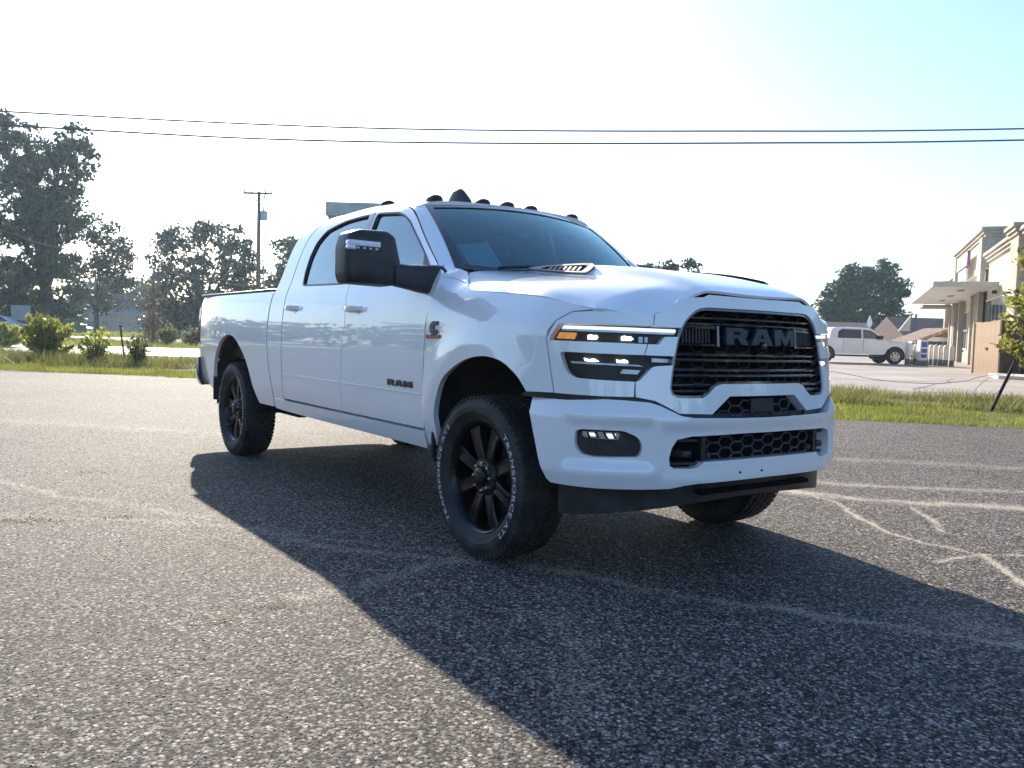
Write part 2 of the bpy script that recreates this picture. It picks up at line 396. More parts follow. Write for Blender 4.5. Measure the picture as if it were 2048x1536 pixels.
def text_pts(body,size,extr=0.):
    cu=bpy.data.curves.new('text','FONT'); cu.body=body; cu.size=size; cu.offset=size*.012; cu.space_character=1.18
    o=bpy.data.objects.new('text',cu); COL.objects.link(o); dg=bpy.context.evaluated_depsgraph_get(); dg.update()
    me=bpy.data.meshes.new_from_object(o.evaluated_get(dg)); V=[v.co.copy() for v in me.vertices]; F=[tuple(p.vertices) for p in me.polygons]
    bpy.data.objects.remove(o); bpy.data.curves.remove(cu); bpy.data.meshes.remove(me)
    return V,F
truck=empty('pickup_truck','large white four-door pickup truck with black grille and wheels in the middle of the lot','pickup truck')
PT=MT['paint']; GAP=MT['gap']
# ---- lower body
cutF=crv([(-.568,.615),(-.556,.785),(-.548,.955),(-.540,1.123),(-.536,1.235),(-.50,1.347),(-.470,1.42),(-.490,1.50),(-.619,1.622),(-.80,1.775),(-.984,1.915),(-1.109,1.998),(-1.242,2.055),(-1.465,2.088),(-1.645,2.098)])
cutB=crv([(-1.645,2.098),(-1.665,2.01),(-1.68,1.86),(-1.67,1.46),(-1.63,1.235),(-1.655,1.03),(-1.688,.83),(-1.70,.615)])
cutR=crv([(-1.645,2.098),(-1.97,2.100),(-2.30,2.085),(-2.56,2.06),(-2.70,2.015),(-2.80,1.92),(-2.845,1.78),(-2.845,1.62),(-2.81,1.45),(-2.80,1.3),(-2.80,1.1),(-2.80,.84),(-2.81,.617)])
winF=rnd([(-1.655,1.49),(-1.655,2.02),(-1.344,2.015),(-1.25,1.995),(-1.139,1.95),(-.952,1.825),(-.807,1.71),(-.66,1.57),(-.60,1.495),(-.62,1.465),(-1.2,1.475)],.035)
winR=rnd([(-2.555,1.505),(-2.62,1.62),(-2.63,1.752),(-2.585,1.87),(-2.464,1.955),(-2.167,2.0),(-1.76,2.018),(-1.76,1.49),(-2.1,1.495)],.04)
front_doors=panel('front_door',truck,PT,surfS,cutF+cutB[1:],[winF])
rear_doors=panel('rear_door',truck,PT,surfS,cutR+[(-1.70,.615)]+list(reversed(cutB))[1:-1],[winR])
for doors,wn in ((front_doors,winF),(rear_doors,winR)):
    for d,side in zip(doors,(0,1)):
        g=panel('window_glass',d,MT['sideglass'],surfS,inset(wn,-.006),off=-.014,grid=.08,gap=0,both=False,wall=False)
        t=panel('window_trim',d,MT['blackp'],surfS,inset(wn,-.004),[inset(wn,.009)],off=.0025,grid=.05,gap=0,both=False,thick=.012)
        objs=[g,t]
        if wn is winF: objs.append(panel('sail_trim',d,MT['blackp'],surfS,[(-.845,1.735),(-.615,1.535),(-.60,1.475),(-.735,1.475)],off=-.008,grid=.05,gap=0,both=False,wall=False))
        else: objs.append(panel('pillar_trim',d,MT['glossb'],surfS,[(-1.768,1.49),(-1.768,2.02),(-1.70,2.03),(-1.70,1.49)],off=.003,grid=.05,gap=0,both=False,thick=.01))
        if side:
            for q in objs:
                V=np.empty(len(q.data.vertices)*3); q.data.vertices.foreach_get('co',V); V=V.reshape(-1,3); V[:,1]*=-1; q.data.vertices.foreach_set('co',V.ravel()); q.data.flip_normals()
# handles: recessed cup plate + grip
def handle(d,x0,x1,v0,side):
    T=onsurf(surfS,0); mb=MB(); k=14
    # bar following the side, bowed outwards
    rows=[]
    for i in range(k+1):
        t=i/k; x=x0+(x1-x0)*t; o=.010+.030*math.sin(math.pi*min(max(t,.06),.94))**.5
        w_=.021*(.8+.2*math.sin(math.pi*t))
        rows.append([T(x,v0-w_,o-.012),T(x,v0-w_*.6,o),T(x,v0+w_*.7,o+.003),T(x,v0+w_,o-.010)])
    V=[p for r_ in rows for p in r_]; F=[(i*4+j,i*4+(j+1)%4,(i+1)*4+(j+1)%4,(i+1)*4+j) for i in range(k) for j in range(4)]+[(0,1,2,3),(k*4+3,k*4+2,k*4+1,k*4)]
    mb.add(V,F); h=mb.build('door_handle',PT,d,sharp=50)
    c=panel('handle_cup',d,PT,surfS,rnd([(x0+.06,v0-.038),(x1-.06,v0-.038),(x1-.06,v0+.02),(x0+.06,v0+.02)],.03),off=.003,grid=.03,gap=0,both=False,thick=.01)
    if side:
        for q in (h,c):
            V=np.empty(len(q.data.vertices)*3); q.data.vertices.foreach_get('co',V); V=V.reshape(-1,3); V[:,1]*=-1; q.data.vertices.foreach_set('co',V.ravel()); q.data.flip_normals()
for i in (0,1): handle(front_doors[i],-1.62,-1.36,1.305,i); handle(rear_doors[i],-2.73,-2.47,1.325,i)
for nm,d2,x0,x1 in (('front',front_doors,-1.68,-.57),('rear',rear_doors,-2.79,-1.715)):
    for i,d in enumerate(d2):
        c=panel('body_crease',d,PT,surfS,[(x0,.812),(x1,.812),(x1,.818),(x0,.818)],off=.0045,grid=.05,gap=0,both=False,thick=.006)
        if i:
            V=np.empty(len(c.data.vertices)*3); c.data.vertices.foreach_get('co',V); V=V.reshape(-1,3); V[:,1]*=-1; c.data.vertices.foreach_set('co',V.ravel()); c.data.flip_normals()
# badge on the doors
for i,d in enumerate(front_doors):
    def T(a,b,c,i=i): S,n=nrm3(surfS,a,b); q=S+n*c; return tuple(q if i==0 else q*np.array([1,-1,1]))
    if i==0: letters('RAM','badge_letter',MT['blackp'],d,T,-.985,.845,.036,.31,.007)
    else: letters('RAM','badge_letter',MT['blackp'],d,lambda a,b,c,T=T: T(-1.655-a,b,c),-.985,.845,.036,.31,.007)
# cab shell : roof + rear corners, one panel from side to side
roof_e=[(-1.145,2.118),(-1.16,2.085),(-1.242,2.062)]+crv([(-1.242,2.062),(-1.465,2.096),(-1.645,2.106),(-1.97,2.108),(-2.30,2.093),(-2.56,2.068),(-2.71,2.022),(-2.81,1.925),(-2.855,1.78),(-2.855,1.62),(-2.82,1.45),(-2.81,1.3),(-2.81,1.1),(-2.81,.84),(-2.82,.56)])[1:]
cabrear=crv([(-3.055,.53),(-3.04,.67),(-3.085,.83),(-3.125,1.03),(-3.125,1.19),(-3.115,1.36),(-3.105,1.45),(-3.11,1.54),(-3.12,1.69),(-3.11,1.83),(-3.08,1.93),(-3.02,2.03),(-2.95,2.11),(-2.92,2.2),(-2.90,2.4),(-2.89,2.79)])
wt=[(-1.03-.115*q*q-.004,VEND-.685*q) for q in (0,.25,.5,.75,.9,1.)]
half=wt+roof_e[1:]+cabrear
full=half+[(x,2*VEND-v) for x,v in reversed(half)][0:]
# remove doubles at the centre
fl=[]
for p in full:
    if not fl or math.hypot(p[0]-fl[-1][0],p[1]-fl[-1][1])>1e-4: fl.append(p)
if math.hypot(fl[0][0]-fl[-1][0],fl[0][1]-fl[-1][1])<1e-4: fl.pop()
cab=panel('cab_shell',truck,PT,surfSm,fl,grid=.055,both=False,thick=.03)
mb=MB(); pts=[surfS(x+.02,v) for x,v in cabrear[::2]+[cabrear[-1]]]
V=[];F=[]
for i,p in enumerate(pts):
    V+=[p*np.array([1,1,1]),p*np.array([1,-1,1])]
    if i: F.append((2*i-2,2*i-1,2*i+1,2*i))
mb.add(V,F).build('cab_back',PT,truck,smooth=True)
MB().add([(-3.105,-.62,1.50),(-3.105,.62,1.50),(-3.085,.56,1.86),(-3.085,-.56,1.86)],[(0,1,2,3)]).build('rear_window',MT['dark_glass'],truck,smooth=False)
# windscreen pillar (ruled strip) both sides
fo_=lambda s,z: np.array(onsurf(surfF,.0025)(s,z))
A=[fo_(1.99,1.425),fo_(2.10,1.455),fo_(2.19,1.468)]+[surfS(x-.006,v+.008) for x,v in ((-.488,1.505),(-.55,1.562),(-.62,1.63),(-.71,1.706),(-.80,1.783),(-.89,1.852),(-.984,1.922),(-1.05,1.967),(-1.109,2.004),(-1.18,2.037),(-1.242,2.061))]
Bq=[surfF(2.005,1.443)+np.array([-.002,.004,.003]),np.array([-.43,-.805,1.494]),np.array([-.52,-.787,1.514])]+[surfW(1.0,t) for t in (0,.09,.2,.33,.47,.60,.74,.83,.90,.96,1.0)]
mb=MB();V=[];F=[]
for i,(a,b) in enumerate(zip(A,Bq)):
    a=np.array(a);b=np.array(b); m1=a*.67+b*.33;m2=a*.33+b*.67; n=np.array([.35,-.6,.6]); l=np.linalg.norm(a-b)*(0.0 if i<5 else 1)
    V+=[a,m1+n*l*.07,m2+n*l*.07,b+np.array([.004,-.004,.006])]
    if i: F+=[(4*i-4+k,4*i-3+k,4*i+1+k,4*i+k) for k in range(3)]
pil=mb.add(V,F).build('windscreen_pillar',PT,truck,smooth=True); mirrored(pil,parent=truck)
# windscreen
k=16;mb=MB();V=[surfW(-1+2*i/k,j/10) for j in range(11) for i in range(k+1)]
ws=mb.add(V,[(j*(k+1)+i,j*(k+1)+i+1,(j+1)*(k+1)+i+1,(j+1)*(k+1)+i) for j in range(10) for i in range(k)]).build('windscreen',MT['windscreen'],truck,smooth=True)
# black band round the windscreen
mb=MB();V=[];F=[]
def wring(e):
    return [(q,e) for q in np.linspace(-1+e,1-e,17)]+[(1-e*1.0,t) for t in np.linspace(e,1-e,9)][1:]+[(q,1-e) for q in np.linspace(1-e,-1+e,17)][1:]+[(-1+e,t) for t in np.linspace(1-e,e,9)][1:-1]
o1,o2=wring(0.0),wring(.055); n=len(o1)
V=[surfW(*p)+np.array([.004,0,.005]) for p in o1]+[surfW(*p)+np.array([.004,0,.005]) for p in o2]
mb.add(V,[(i,(i+1)%n,(i+1)%n+n,i+n) for i in range(n)]).build('windscreen_border',MT['glossb'],ws,smooth=True)
V=[surfW(a,b)-np.array([.006,0,.008]) for a,b in ((.905,.34),(.66,.395),(.64,.075),(.88,.02))]
MB().add(V,[(0,1,2,3)]).build('window_paper',MT['paper'],ws)
for s0,s1,y0 in ((.72,.10,0),(-.10,-.72,0)):
    pts=[surfW(s0+(s1-s0)*t,.02+.05*math.sin(math.pi*t*.9))+np.array([.015,0,.02]) for t in np.linspace(0,1,9)]
    MB().tube(pts,.009,5).build('wiper_blade',MT['blackp'],truck,smooth=True)
# cowl (dark strip at the foot of the windscreen)
mb=MB();V=[];F=[]
for i,q in enumerate(np.linspace(-1,1,15)):
    b=surfW(q,0.0); V+=[b+np.array([.0,0,-.004]),b+np.array([.13,0,-.035])]
    if i: F.append((2*i-2,2*i-1,2*i+1,2*i))
mb.add(V,F).build('cowl',MT['blackp'],truck,smooth=True)
# ---- fenders
hc=[(2.01,1.444),(1.915,1.400),(1.826,1.378),(1.6,1.362),(1.303,1.339),(1.053,1.300),(.96,1.276)]
archF=crv([(1.276,.893),(1.332,.953),(1.391,.992),(1.469,1.027),(1.597,1.044),(1.739,1.031),(1.865,.995),(1.969,.946),(2.04,.897),(2.096,.817),(2.140,.714),(2.150,.60),(2.165,.525)])
fend=[(2.262,.525),(2.272,.78),(2.262,.955),(2.255,1.123),(2.250,1.235),(2.235,1.347),(2.215,1.42),(2.228,1.488),(2.2,1.492),(2.12,1.475)]+crv(hc)+[(1.061,1.266),(1.134,1.226),(1.170,1.180),(1.176,1.144),(1.122,.897)]+archF
fenders=panel('front_fender',truck,PT,surfF,fend,grid=.04,thick=.035,gap=.002)
for i,d in enumerate(fenders):
    def T(a,b,c,i=i): S,n=nrm3(surfF,a,b); q=S+n*c; return tuple(q if i==0 else q*np.array([1,-1,1]))
    s0=2.195; mb=MB()   # c-shaped engine emblem (drawn forward = decreasing s)
    C=[(0,.30),(0,.62),(.14,.86),(.40,1),(1,1),(1,.68),(.64,.68),(.52,.58),(.52,.40),(.62,.31),(1,.31),(1,.0),(.74,-.02),(.70,-.2),(.30,-.2),(.28,.04),(.10,.12)]
    fx=(lambda a: s0-a*.085) if i==0 else (lambda a: s0-.085+a*.085)
    prism2(mb,[[(fx(a),1.150+b*.068) for a,b in C]],T,0,.008); mb.build('engine_emblem',MT['blackp'],d,sharp=30)
    mb=MB(); prism2(mb,[[(2.235,1.124),(2.075,1.124),(2.075,1.143),(2.235,1.143)]],T,0,.007); mb.build('emblem_bar',MT['redbar'],d,sharp=30)
# ---- hood
hrear=[(-.33,0),(-.34,.2),(-.40,.5),(-.44,.74),(-.44,.79)]
hside=crv([(-.44,.79),(-.36,.855),(-.28,.912),(-.19,.945),(-.09,.957),(.12,.957),(.41,.94),(.60,.905),(.725,.868)])
hfront=crv([(.725,.868),(.80,.765),(.863,.641),(.884,.586),(.898,.518),(.907,.476),(.925,.378),(.93,.343),(.945,.17),(.95,0)])
hp=hrear+hside[1:]+hfront[1:]
hood=panel('hood',truck,PT,surfH,hp+[(x,-y) for x,y in reversed(hp[1:-1])],grid=.027,thick=.013,both=False)
for sg in (1,-1):
    vp=rnd([(-.43,.400*sg),(-.40,.362*sg),(-.25,.347*sg),(.10,.347*sg),(.15,.362*sg),(.135,.405*sg),(-.1,.412*sg)],.02)
    v=panel('hood_vent',hood,MT['ventframe'],surfH,vp,[rnd([(-.30,.395*sg),(-.27,.366*sg),(.07,.360*sg),(.095,.368*sg),(.08,.398*sg)],.012)],off=.012,grid=.025,gap=0,thick=.02,both=False)
    panel('vent_mesh',v,MT['gap'],surfH,[(-.33,.398*sg),(-.29,.360*sg),(.09,.356*sg),(.11,.368*sg),(.09,.402*sg)],off=.0075,grid=.025,gap=0,wall=False,both=False)
    for i in range(7):
        x=-.22+i*.042; T=onsurf(surfH,.0); mb=MB()
        prism2(mb,[[(x,.370*sg),(x+.022,.370*sg),(x+.022,.394*sg),(x,.394*sg)]],T,.008,.0115); mb.build('vent_rib',MT['letterb'],v)
panel('hood_scoop',hood,MT['gap'],surfH,[(.17,-.325),(.40,-.325),(.68,-.335),(.70,-.37),(.45,-.375),(.2,-.36)],off=.012,grid=.025,gap=0,thick=.018,both=False)
# ---- front fascia with grille and lamps
lampU=[(1.155,1.150),(1.115,1.213),(.918,1.214),(.50,1.207),(.50,1.167),(.607,1.164),(.639,1.129),(.823,1.131),(1.158,1.135)]
lampL=rnd([(1.103,1.085),(.822,1.082),(.53,1.078),(.53,1.040),(.667,1.031),(.735,.961),(.908,.965),(1.021,.971),(1.066,.999)],.02)
grl=[(0,1.306)]+crv([(.353,1.306),(.400,1.301),(.43,1.288),(.485,1.244),(.522,1.175),(.551,1.062),(.571,.935),(.562,.905),(.533,.892),(.395,.892),(.36,.912),(.32,.945),(.282,.955)])+[(0,.955)]
grl=[(a*1.022,b) for a,b in grl]
grf=mir(grl)[:-1] if False else grl+[(-a,b) for a,b in reversed(grl[1:-1])]
fo=[(0,1.362),(.087,1.362),(.35,1.366),(.381,1.353),(.489,1.346),(.528,1.337),(.60,1.283),(.655,1.264),(.662,1.215),(.748,.952),(.748,.893),(.657,.878),(.60,.852),(.534,.821),(.354,.816),(.243,.897),(0,.897)]
neg=lambda q:[(-a,b) for a,b in q]
fascia=panel('front_fascia',truck,PT,surfFm,fo+[(-a,b) for a,b in reversed(fo[1:-1])],[grf,lampU,lampL,neg(lampU),neg(lampL)],grid=.026,thick=.05,gap=.001,both=False)
bez=[(.660,1.264),(.80,1.268),(.95,1.271),(1.055,1.265),(1.131,1.224),(1.173,1.144),(1.119,.897),(.905,.893),(.755,.893),(.752,.952),(.664,1.215)]
bezels=panel('headlamp_bezel',truck,PT,surfF,bez,[lampU,lampL],grid=.03,thick=.04,gap=.001)
def lamp(i,b):
    sgn=1 if i==0 else -1; SF=surfFm; S_=lambda q:[(sgn*a,z) for a,z in q]
    hl=panel('headlamp',b,MT['lamp_in'],SF,S_(inset(lampU,-.01)),off=-.04,grid=.04,gap=0,wall=False,both=False)
    hl2=panel('headlamp',b,MT['lamp_in'],SF,S_(inset(lampL,-.01)),off=-.045,grid=.04,gap=0,wall=False,both=False)
    bar=lambda q,m,off,nm,par: panel(nm,par,m,SF,S_(q),off=off,grid=.03,gap=0,thick=.012,both=False)
    # three-level depth: these sit on the bezel as parts
    bar([(1.098,1.206),(.54,1.200),(.542,1.186),(1.105,1.192)],MT['drl'],-.016,'light_bar',b); bar([(1.105,1.1915),(.542,1.1855),(.548,1.176),(1.110,1.182)],MT['silver'],-.018,'bar_reflector',b)
    bar([(1.118,1.174),(1.03,1.173),(1.04,1.144),(1.135,1.145)],MT['amber'],-.022,'amber_reflector',b)
    for q in ([(.975,1.164),(.960,1.167),(.945,1.163),(.932,1.166),(.924,1.156),(.932,1.146),(.975,1.146)],[(.810,1.163),(.795,1.166),(.782,1.162),(.766,1.164),(.752,1.152),(.764,1.146),(.810,1.146)]): bar(q,MT['led'],-.024,'projector_lamp',b)
    for q in ([(.728,1.163),(.707,1.163),(.707,1.138),(.728,1.138)],[(.698,1.163),(.683,1.163),(.683,1.138),(.698,1.138)]): bar(q,MT['silver'],-.024,'reflector_cell',b)
    for q in ([(.99,1.062),(.965,1.056),(.94,1.060),(.915,1.049),(.95,1.046),(.985,1.049)],[(.832,1.060),(.815,1.056),(.795,1.061),(.778,1.055),(.776,1.046),(.828,1.046)]): bar(q,MT['led'],-.028,'projector_lamp',b)
    bar([(.80,1.017),(.715,1.014),(.73,.996),(.815,.998)],MT['silver'],-.03,'reflector_cell',b)
    bar([(1.06,1.045),(.72,1.038),(.70,1.032),(1.05,1.036)],MT['silver'],-.034,'reflector_strip',b)
    bar([(.66,1.070),(.545,1.066),(.545,1.050),(.66,1.053)],MT['amber'] if False else MT['silver'],-.03,'reflector_cell',b)
    panel('lamp_lens',b,MT['lens'],SF,S_(lampU),off=-.004,grid=.05,gap=.003,wall=False,both=False)
    panel('lamp_lens',b,MT['lens'],SF,S_(lampL),off=-.004,grid=.05,gap=.003,wall=False,both=False)
for i,b in enumerate(bezels): lamp(i,b)
# grille: dark backing, honeycomb mesh, paired bars, side inserts, letters
gr=panel('grille',truck,MT['gap'],surfFm,inset(grf,-.02),off=-.075,grid=.08,gap=0,wall=False,both=False)
panel('grille_rim',truck,MT['glossb'],surfFm,inset(grf,-.003),[inset(grf,.012)],off=-.008,grid=.04,gap=0,thick=.05,both=False)
def gx(z): # grille half width at height z
    pts=[(1.306,.36),(1.288,.43),(1.244,.485),(1.175,.522),(1.062,.551),(.935,.571),(.905,.562),(.893,.54)]
    zs=[p[0] for p in pts][::-1]; return 1.022*float(np.interp(z,zs,[p[1] for p in pts][::-1]))
Tg=onsurf(surfFm,0)
def bar_s(s0,s1,z,h,off,dep,nm,m,par):
    mb=MB(); k=max(2,int(abs(s1-s0)/.05)); V=[];F=[]
    for i in range(k+1):
        s=s0+(s1-s0)*i/k; V+=[Tg(s,z-h/2,off-dep),Tg(s,z-h/2,off-.004),Tg(s,z,off),Tg(s,z+h/2,off-.006),Tg(s,z+h/2,off-dep)]
    for i in range(k):
        for j in range(4): F.append((i*5+j,i*5+j+1,(i+1)*5+j+1,(i+1)*5+j))
    mb.add(V,F); return mb.build(nm,m,par,sharp=40)
for z in (1.262,1.232,1.092,1.066,1.020,.994,.950,.922):
    e=gx(z)-.012
    if z<.956:
        for sg in (1,-1): bar_s(sg*(.30 if z>.94 else .345),sg*e,z,.013,-.018,.025,'grille_bar',MT['glossb'],gr)
    else: bar_s(-e,e,z,.013,-.018,.025,'grille_bar',MT['glossb'],gr)
for sg in (1,-1):
    for z in (1.215,1.137): bar_s(sg*.30,sg*(gx(z)-.012),z,.012,-.015,.03,'grille_bar',MT['glossb'],gr)
    mb=MB(); prism2(mb,[[(sg*a,b) for a,b in ((.288,1.128),(.302,1.128),(.302,1.224),(.288,1.224))]],Tg,-.05,-.012); mb.build('insert_frame',MT['glossb'],gr)
    for i in range(9):
        s=.335+i*.0195; mb=MB(); prism2(mb,[[(sg*s,1.146),(sg*(s+.008),1.146),(sg*(s+.008),1.207),(sg*s,1.207)]],Tg,-.05,-.026); mb.build('insert_rib',MT['blackp'],gr)
def honeycomb(par,poly,cell,hh,off,rad,nm='mesh_screen',m=None):
    """hexagon net of thin bars clipped to a polygon (one joined part)"""
    mb=MB(); P_=np.array(poly); x0,y0=P_.min(0);x1,y1=P_.max(0); ns=int((x1-x0)/cell)+2; nr=int((y1-y0)/hh)+2; seg=[]
    for j in range(-1,nr+1):
        yb=y0+j*hh
        for i in range(-1,ns+1):
            xx=x0+i*cell; o=0 if j%2==0 else cell/2
            a=(xx+o-cell*.17,yb+hh);b=(xx+o+cell*.17,yb+hh);c=(xx+o+cell*.33,yb);
            seg+=[(a,b),(b,c),((xx+o-cell*.33,yb),a)]
    for a,b in seg:
        m_=np.array([[(a[0]+b[0])/2,(a[1]+b[1])/2],a,b])
        if math.hypot(a[0]-b[0],a[1]-b[1])<1e-4 or not inside(m_,poly).all(): continue
        mb.tube([Tg2(*a,off),Tg2(*b,off)],rad,4,cap=False)
    return mb.build(nm,m or MT['blackp2'],par)
MT['blackp2']=mat('mesh_plastic',(.05,.05,.052),.34); noisecol(MT['blackp2'],(.042,.042,.044),(.06,.06,.062),20,3)
Tg2=Tg
honeycomb(gr,grf,.150,.036,-.050,.004,m=MT['blackp'])
letters('RAM','grille_letter',MT['letterb'],gr,lambda a,b,c: Tg(-a,b,c-.012),-.262,1.138,.078,.524,.020)
# camera under the letters
mb=MB().lathe([(0,.012),(.012,.010),(.016,0),(.016,-.03)],12,'x',c=(Tg(0,1.137,.0)[0]+.0,0,1.136)); mb.build('front_camera',MT['glossb'],gr,smooth=True)
# lower mouth between fascia and bumper
lgp=[(.345,.806),(.252,.893),(-.252,.893),(-.345,.806)]
lg=panel('lower_grille',truck,MT['gap'],surfFm,inset(lgp,-.015),off=-.06,grid=.08,gap=0,wall=False,both=False)
honeycomb(lg,lgp,.150,.024,-.030,.0045)
mb=MB(); prism2(mb,[[(.085,.822),(-.085,.822),(-.085,.886),(.085,.886)]],Tg,-.05,-.018); mb.build('radar_panel',MT['lamp_in'],lg,sharp=30)
mb=MB(); prism2(mb,[[(.36,.795),(-.36,.795),(-.33,.818),(.33,.818)]],Tg,-.05,-.02); mb.build('lower_sill',MT['blackp'],lg,sharp=30)
# black strip between fascia and bumper
panel('bumper_gap_trim',truck,MT['blackp'],surfF,[(1.33,.872),(.95,.868),(.70,.858),(.52,.80),(0.35,.795),(.35,.82),(.54,.83),(.66,.888),(.9,.900),(1.28,.900)],off=-.012,grid=.05,gap=0,thick=.01)
# ---- front bumper
bt=[(0,.800),(.2,.801),(.50,.806),(.56,.814),(.66,.858),(.71,.871),(.82,.878),(.96,.881),(1.315,.875)]
bside=[(1.30,.80),(1.282,.746),(1.232,.591),(1.196,.505),(1.175,.488)]
bb=[(.95,.482),(.73,.483),(.60,.486),(.52,.50),(.45,.506),(0,.512)]
bo=bt+bside+bb
fogp=rnd([(1.050,.735),(1.02,.744),(.828,.744),(.770,.722),(.745,.700),(.737,.659),(.752,.628),(.954,.623),(1.02,.632),(1.052,.670)],.018)
inl=[(0,.727),(.195,.727),(.50,.722),(.575,.708),(.60,.67),(.612,.626),(.606,.590),(.585,.578),(.48,.576),(.455,.583),(.425,.604),(.17,.606),(0,.607)]
inf=inl+[(-a,b) for a,b in reversed(inl[1:-1])]
bumper=panel('front_bumper',truck,PT,surfUm,bo+[(-a,b) for a,b in reversed(bo[1:-1])],[fogp,neg(fogp),inf],grid=.022,thick=.06,gap=0,both=False)
Tu=onsurf(surfUm,0)
for sg in (1,-1):
    S_=lambda q:[(sg*a,z) for a,z in q]
    fg=panel('fog_lamp_pocket',bumper,MT['lamp_in'] if False else MT['blackp'],surfUm,S_(inset(fogp,-.006)),off=-.035,grid=.04,gap=0,wall=False,both=False)
    panel('fog_lamp',fg,MT['silver'],surfUm,S_([(1.018,.733),(.845,.733),(.84,.722),(.85,.700),(1.005,.706),(1.02,.716)]),off=-.018,grid=.03,gap=0,both=False,thick=.02)
    panel('fog_lens',fg,MT['drl'],surfUm,S_([(.91,.727),(.86,.728),(.858,.708),(.89,.706)]),off=-.012,grid=.03,gap=0,both=False,thick=.01)
    panel('fog_lens',fg,MT['drl'],surfUm,S_([(1.0,.728),(.955,.728),(.95,.714),(.99,.712)]),off=-.012,grid=.03,gap=0,both=False,thick=.01)
    for k in range(4):
        a=1.0-k*.04; panel('fog_fin',fg,MT['lamp_in'],surfUm,S_([(a,.732),(a-.012,.732),(a-.026,.706),(a-.014,.706)]),off=-.009,grid=.03,gap=0,both=False,thick=.006)
    # tow hook
    mb=MB(); c=np.array(Tu(sg*.515,.64,-.05)); 
    mb.bbox(c[0]-.09,c[0]+.035,c[1]-.03,c[1]+.03,.622,.655,.012); mb.build('tow_hook',MT['blackp'],bumper,sharp=40)
    panel('inlet_post',bumper,MT['blackp'],surfUm,S_([(.435,.72),(.412,.72),(.412,.607),(.435,.607)]),off=-.012,grid=.03,gap=0,both=False,thick=.03)
    for z in (.700,.595): panel('inlet_slat',bumper,MT['blackp'],surfUm,S_([(.59,z+.006),(.44,z+.006),(.44,z-.006),(.59,z-.006)]),off=-.03,grid=.03,gap=0,both=False,thick=.02)
bi=panel('bumper_inlet',bumper,MT['gap'],surfUm,inset(inf,-.012),off=-.085,grid=.08,gap=0,wall=False,both=False)
Tg2=Tu
honeycomb(bi,[(.405,.724),(.405,.608),(-.405,.608),(-.405,.724)],.15,.026,-.030,.0048)
for s in (.385,-.385): MB().lathe([(0,.012),(.014,.010),(.017,0),(.017,-.03)],12,'x',c=(Tu(s,.625,-.03)[0],Tu(s,.625,-.03)[1],.628)).build('parking_sensor',MT['letterb'],bi,smooth=True)
for s in (.20,.05): 
    p=Tu(s,.545,.0); MB().lathe([(0,.004),(.006,.003),(.007,-.004)],8,'x',c=p).build('plate_screw',MT['gap'],bumper)
val=[(1.180,.500),(.95,.492),(.73,.495),(.60,.497),(.52,.512),(0,.524),(0,.415),(.174,.411),(.48,.396),(.836,.362),(1.00,.345),(1.168,.336)]
vt_=[p for p in val if p[1]>.45]; vb_=[p for p in val if p[1]<=.45]
panel('front_valance',truck,MT['blackp'],surfUm,vt_+[(-a,b) for a,b in reversed(vt_[:-1])]+[(-a,b) for a,b in reversed(vb_[1:])]+vb_,off=-.055,grid=.05,thick=.02,both=False)
MB().bbox(.80,.985,-.40,.40,.445,.468,.006).build('valance_lip',MT['gap'],truck)
# ---- bed
archR=crv([(-4.66,.55),(-4.64,.70),(-4.60,.82),(-4.51,.945),(-4.38,1.035),(-4.22,1.092),(-4.03,1.088),(-3.86,1.02),(-3.70,.915),(-3.585,.78),(-3.50,.62),(-3.44,.525)])
bed=[(-3.08,.525),(-3.062,.60),(-3.055,.67),(-3.10,.83),(-3.143,1.03),(-3.143,1.19),(-3.133,1.36),(-3.125,1.455),(-3.125,1.478)]+[(-5.24,1.478),(-5.275,1.465),(-5.285,1.40),(-5.285,1.362),(-5.235,1.357),(-5.205,.985),(-5.255,.98),(-5.25,.90),(-5.20,.78),(-5.12,.69),(-5.0,.63),(-4.80,.56)]+archR
beds=panel('bed_side',truck,PT,surfS,bed,grid=.045,thick=.03)
for i,b in enumerate(beds):
    sg=-1 if i==0 else 1
    mb=MB()
    for x0,x1 in ((-5.26,-3.13),): mb.bbox(x0,x1,sg*.84 if sg>0 else -.945,.945 if sg>0 else -.84,1.462,1.482,.008)
    mb.build('bed_rail_cap',MT['blackp'],truck,sharp=40)
    # tail lamp
    mb=MB(); V=[];F=[]
    zz=np.linspace(.995,1.352,8)
    for k,z in enumerate(zz):
        xi=-5.213-(z-.995)*.07; yo=abs(surfS(xi,z+.01)[1])
        V+=[(xi,sg*(yo+.004),z),(xi-.055,sg*(yo+.006),z),(xi-.085,sg*(yo-.03),z),(xi-.095,sg*(yo-.16),z)]
        if k: F+=[(4*k-4+j,4*k-3+j,4*k+1+j,4*k+j) for j in range(3)]
    F+=[(0,1,2,3),tuple(4*7+j for j in (3,2,1,0))]
    mb.add(V,F).build('tail_lamp',MT['red'],truck,sharp=45)
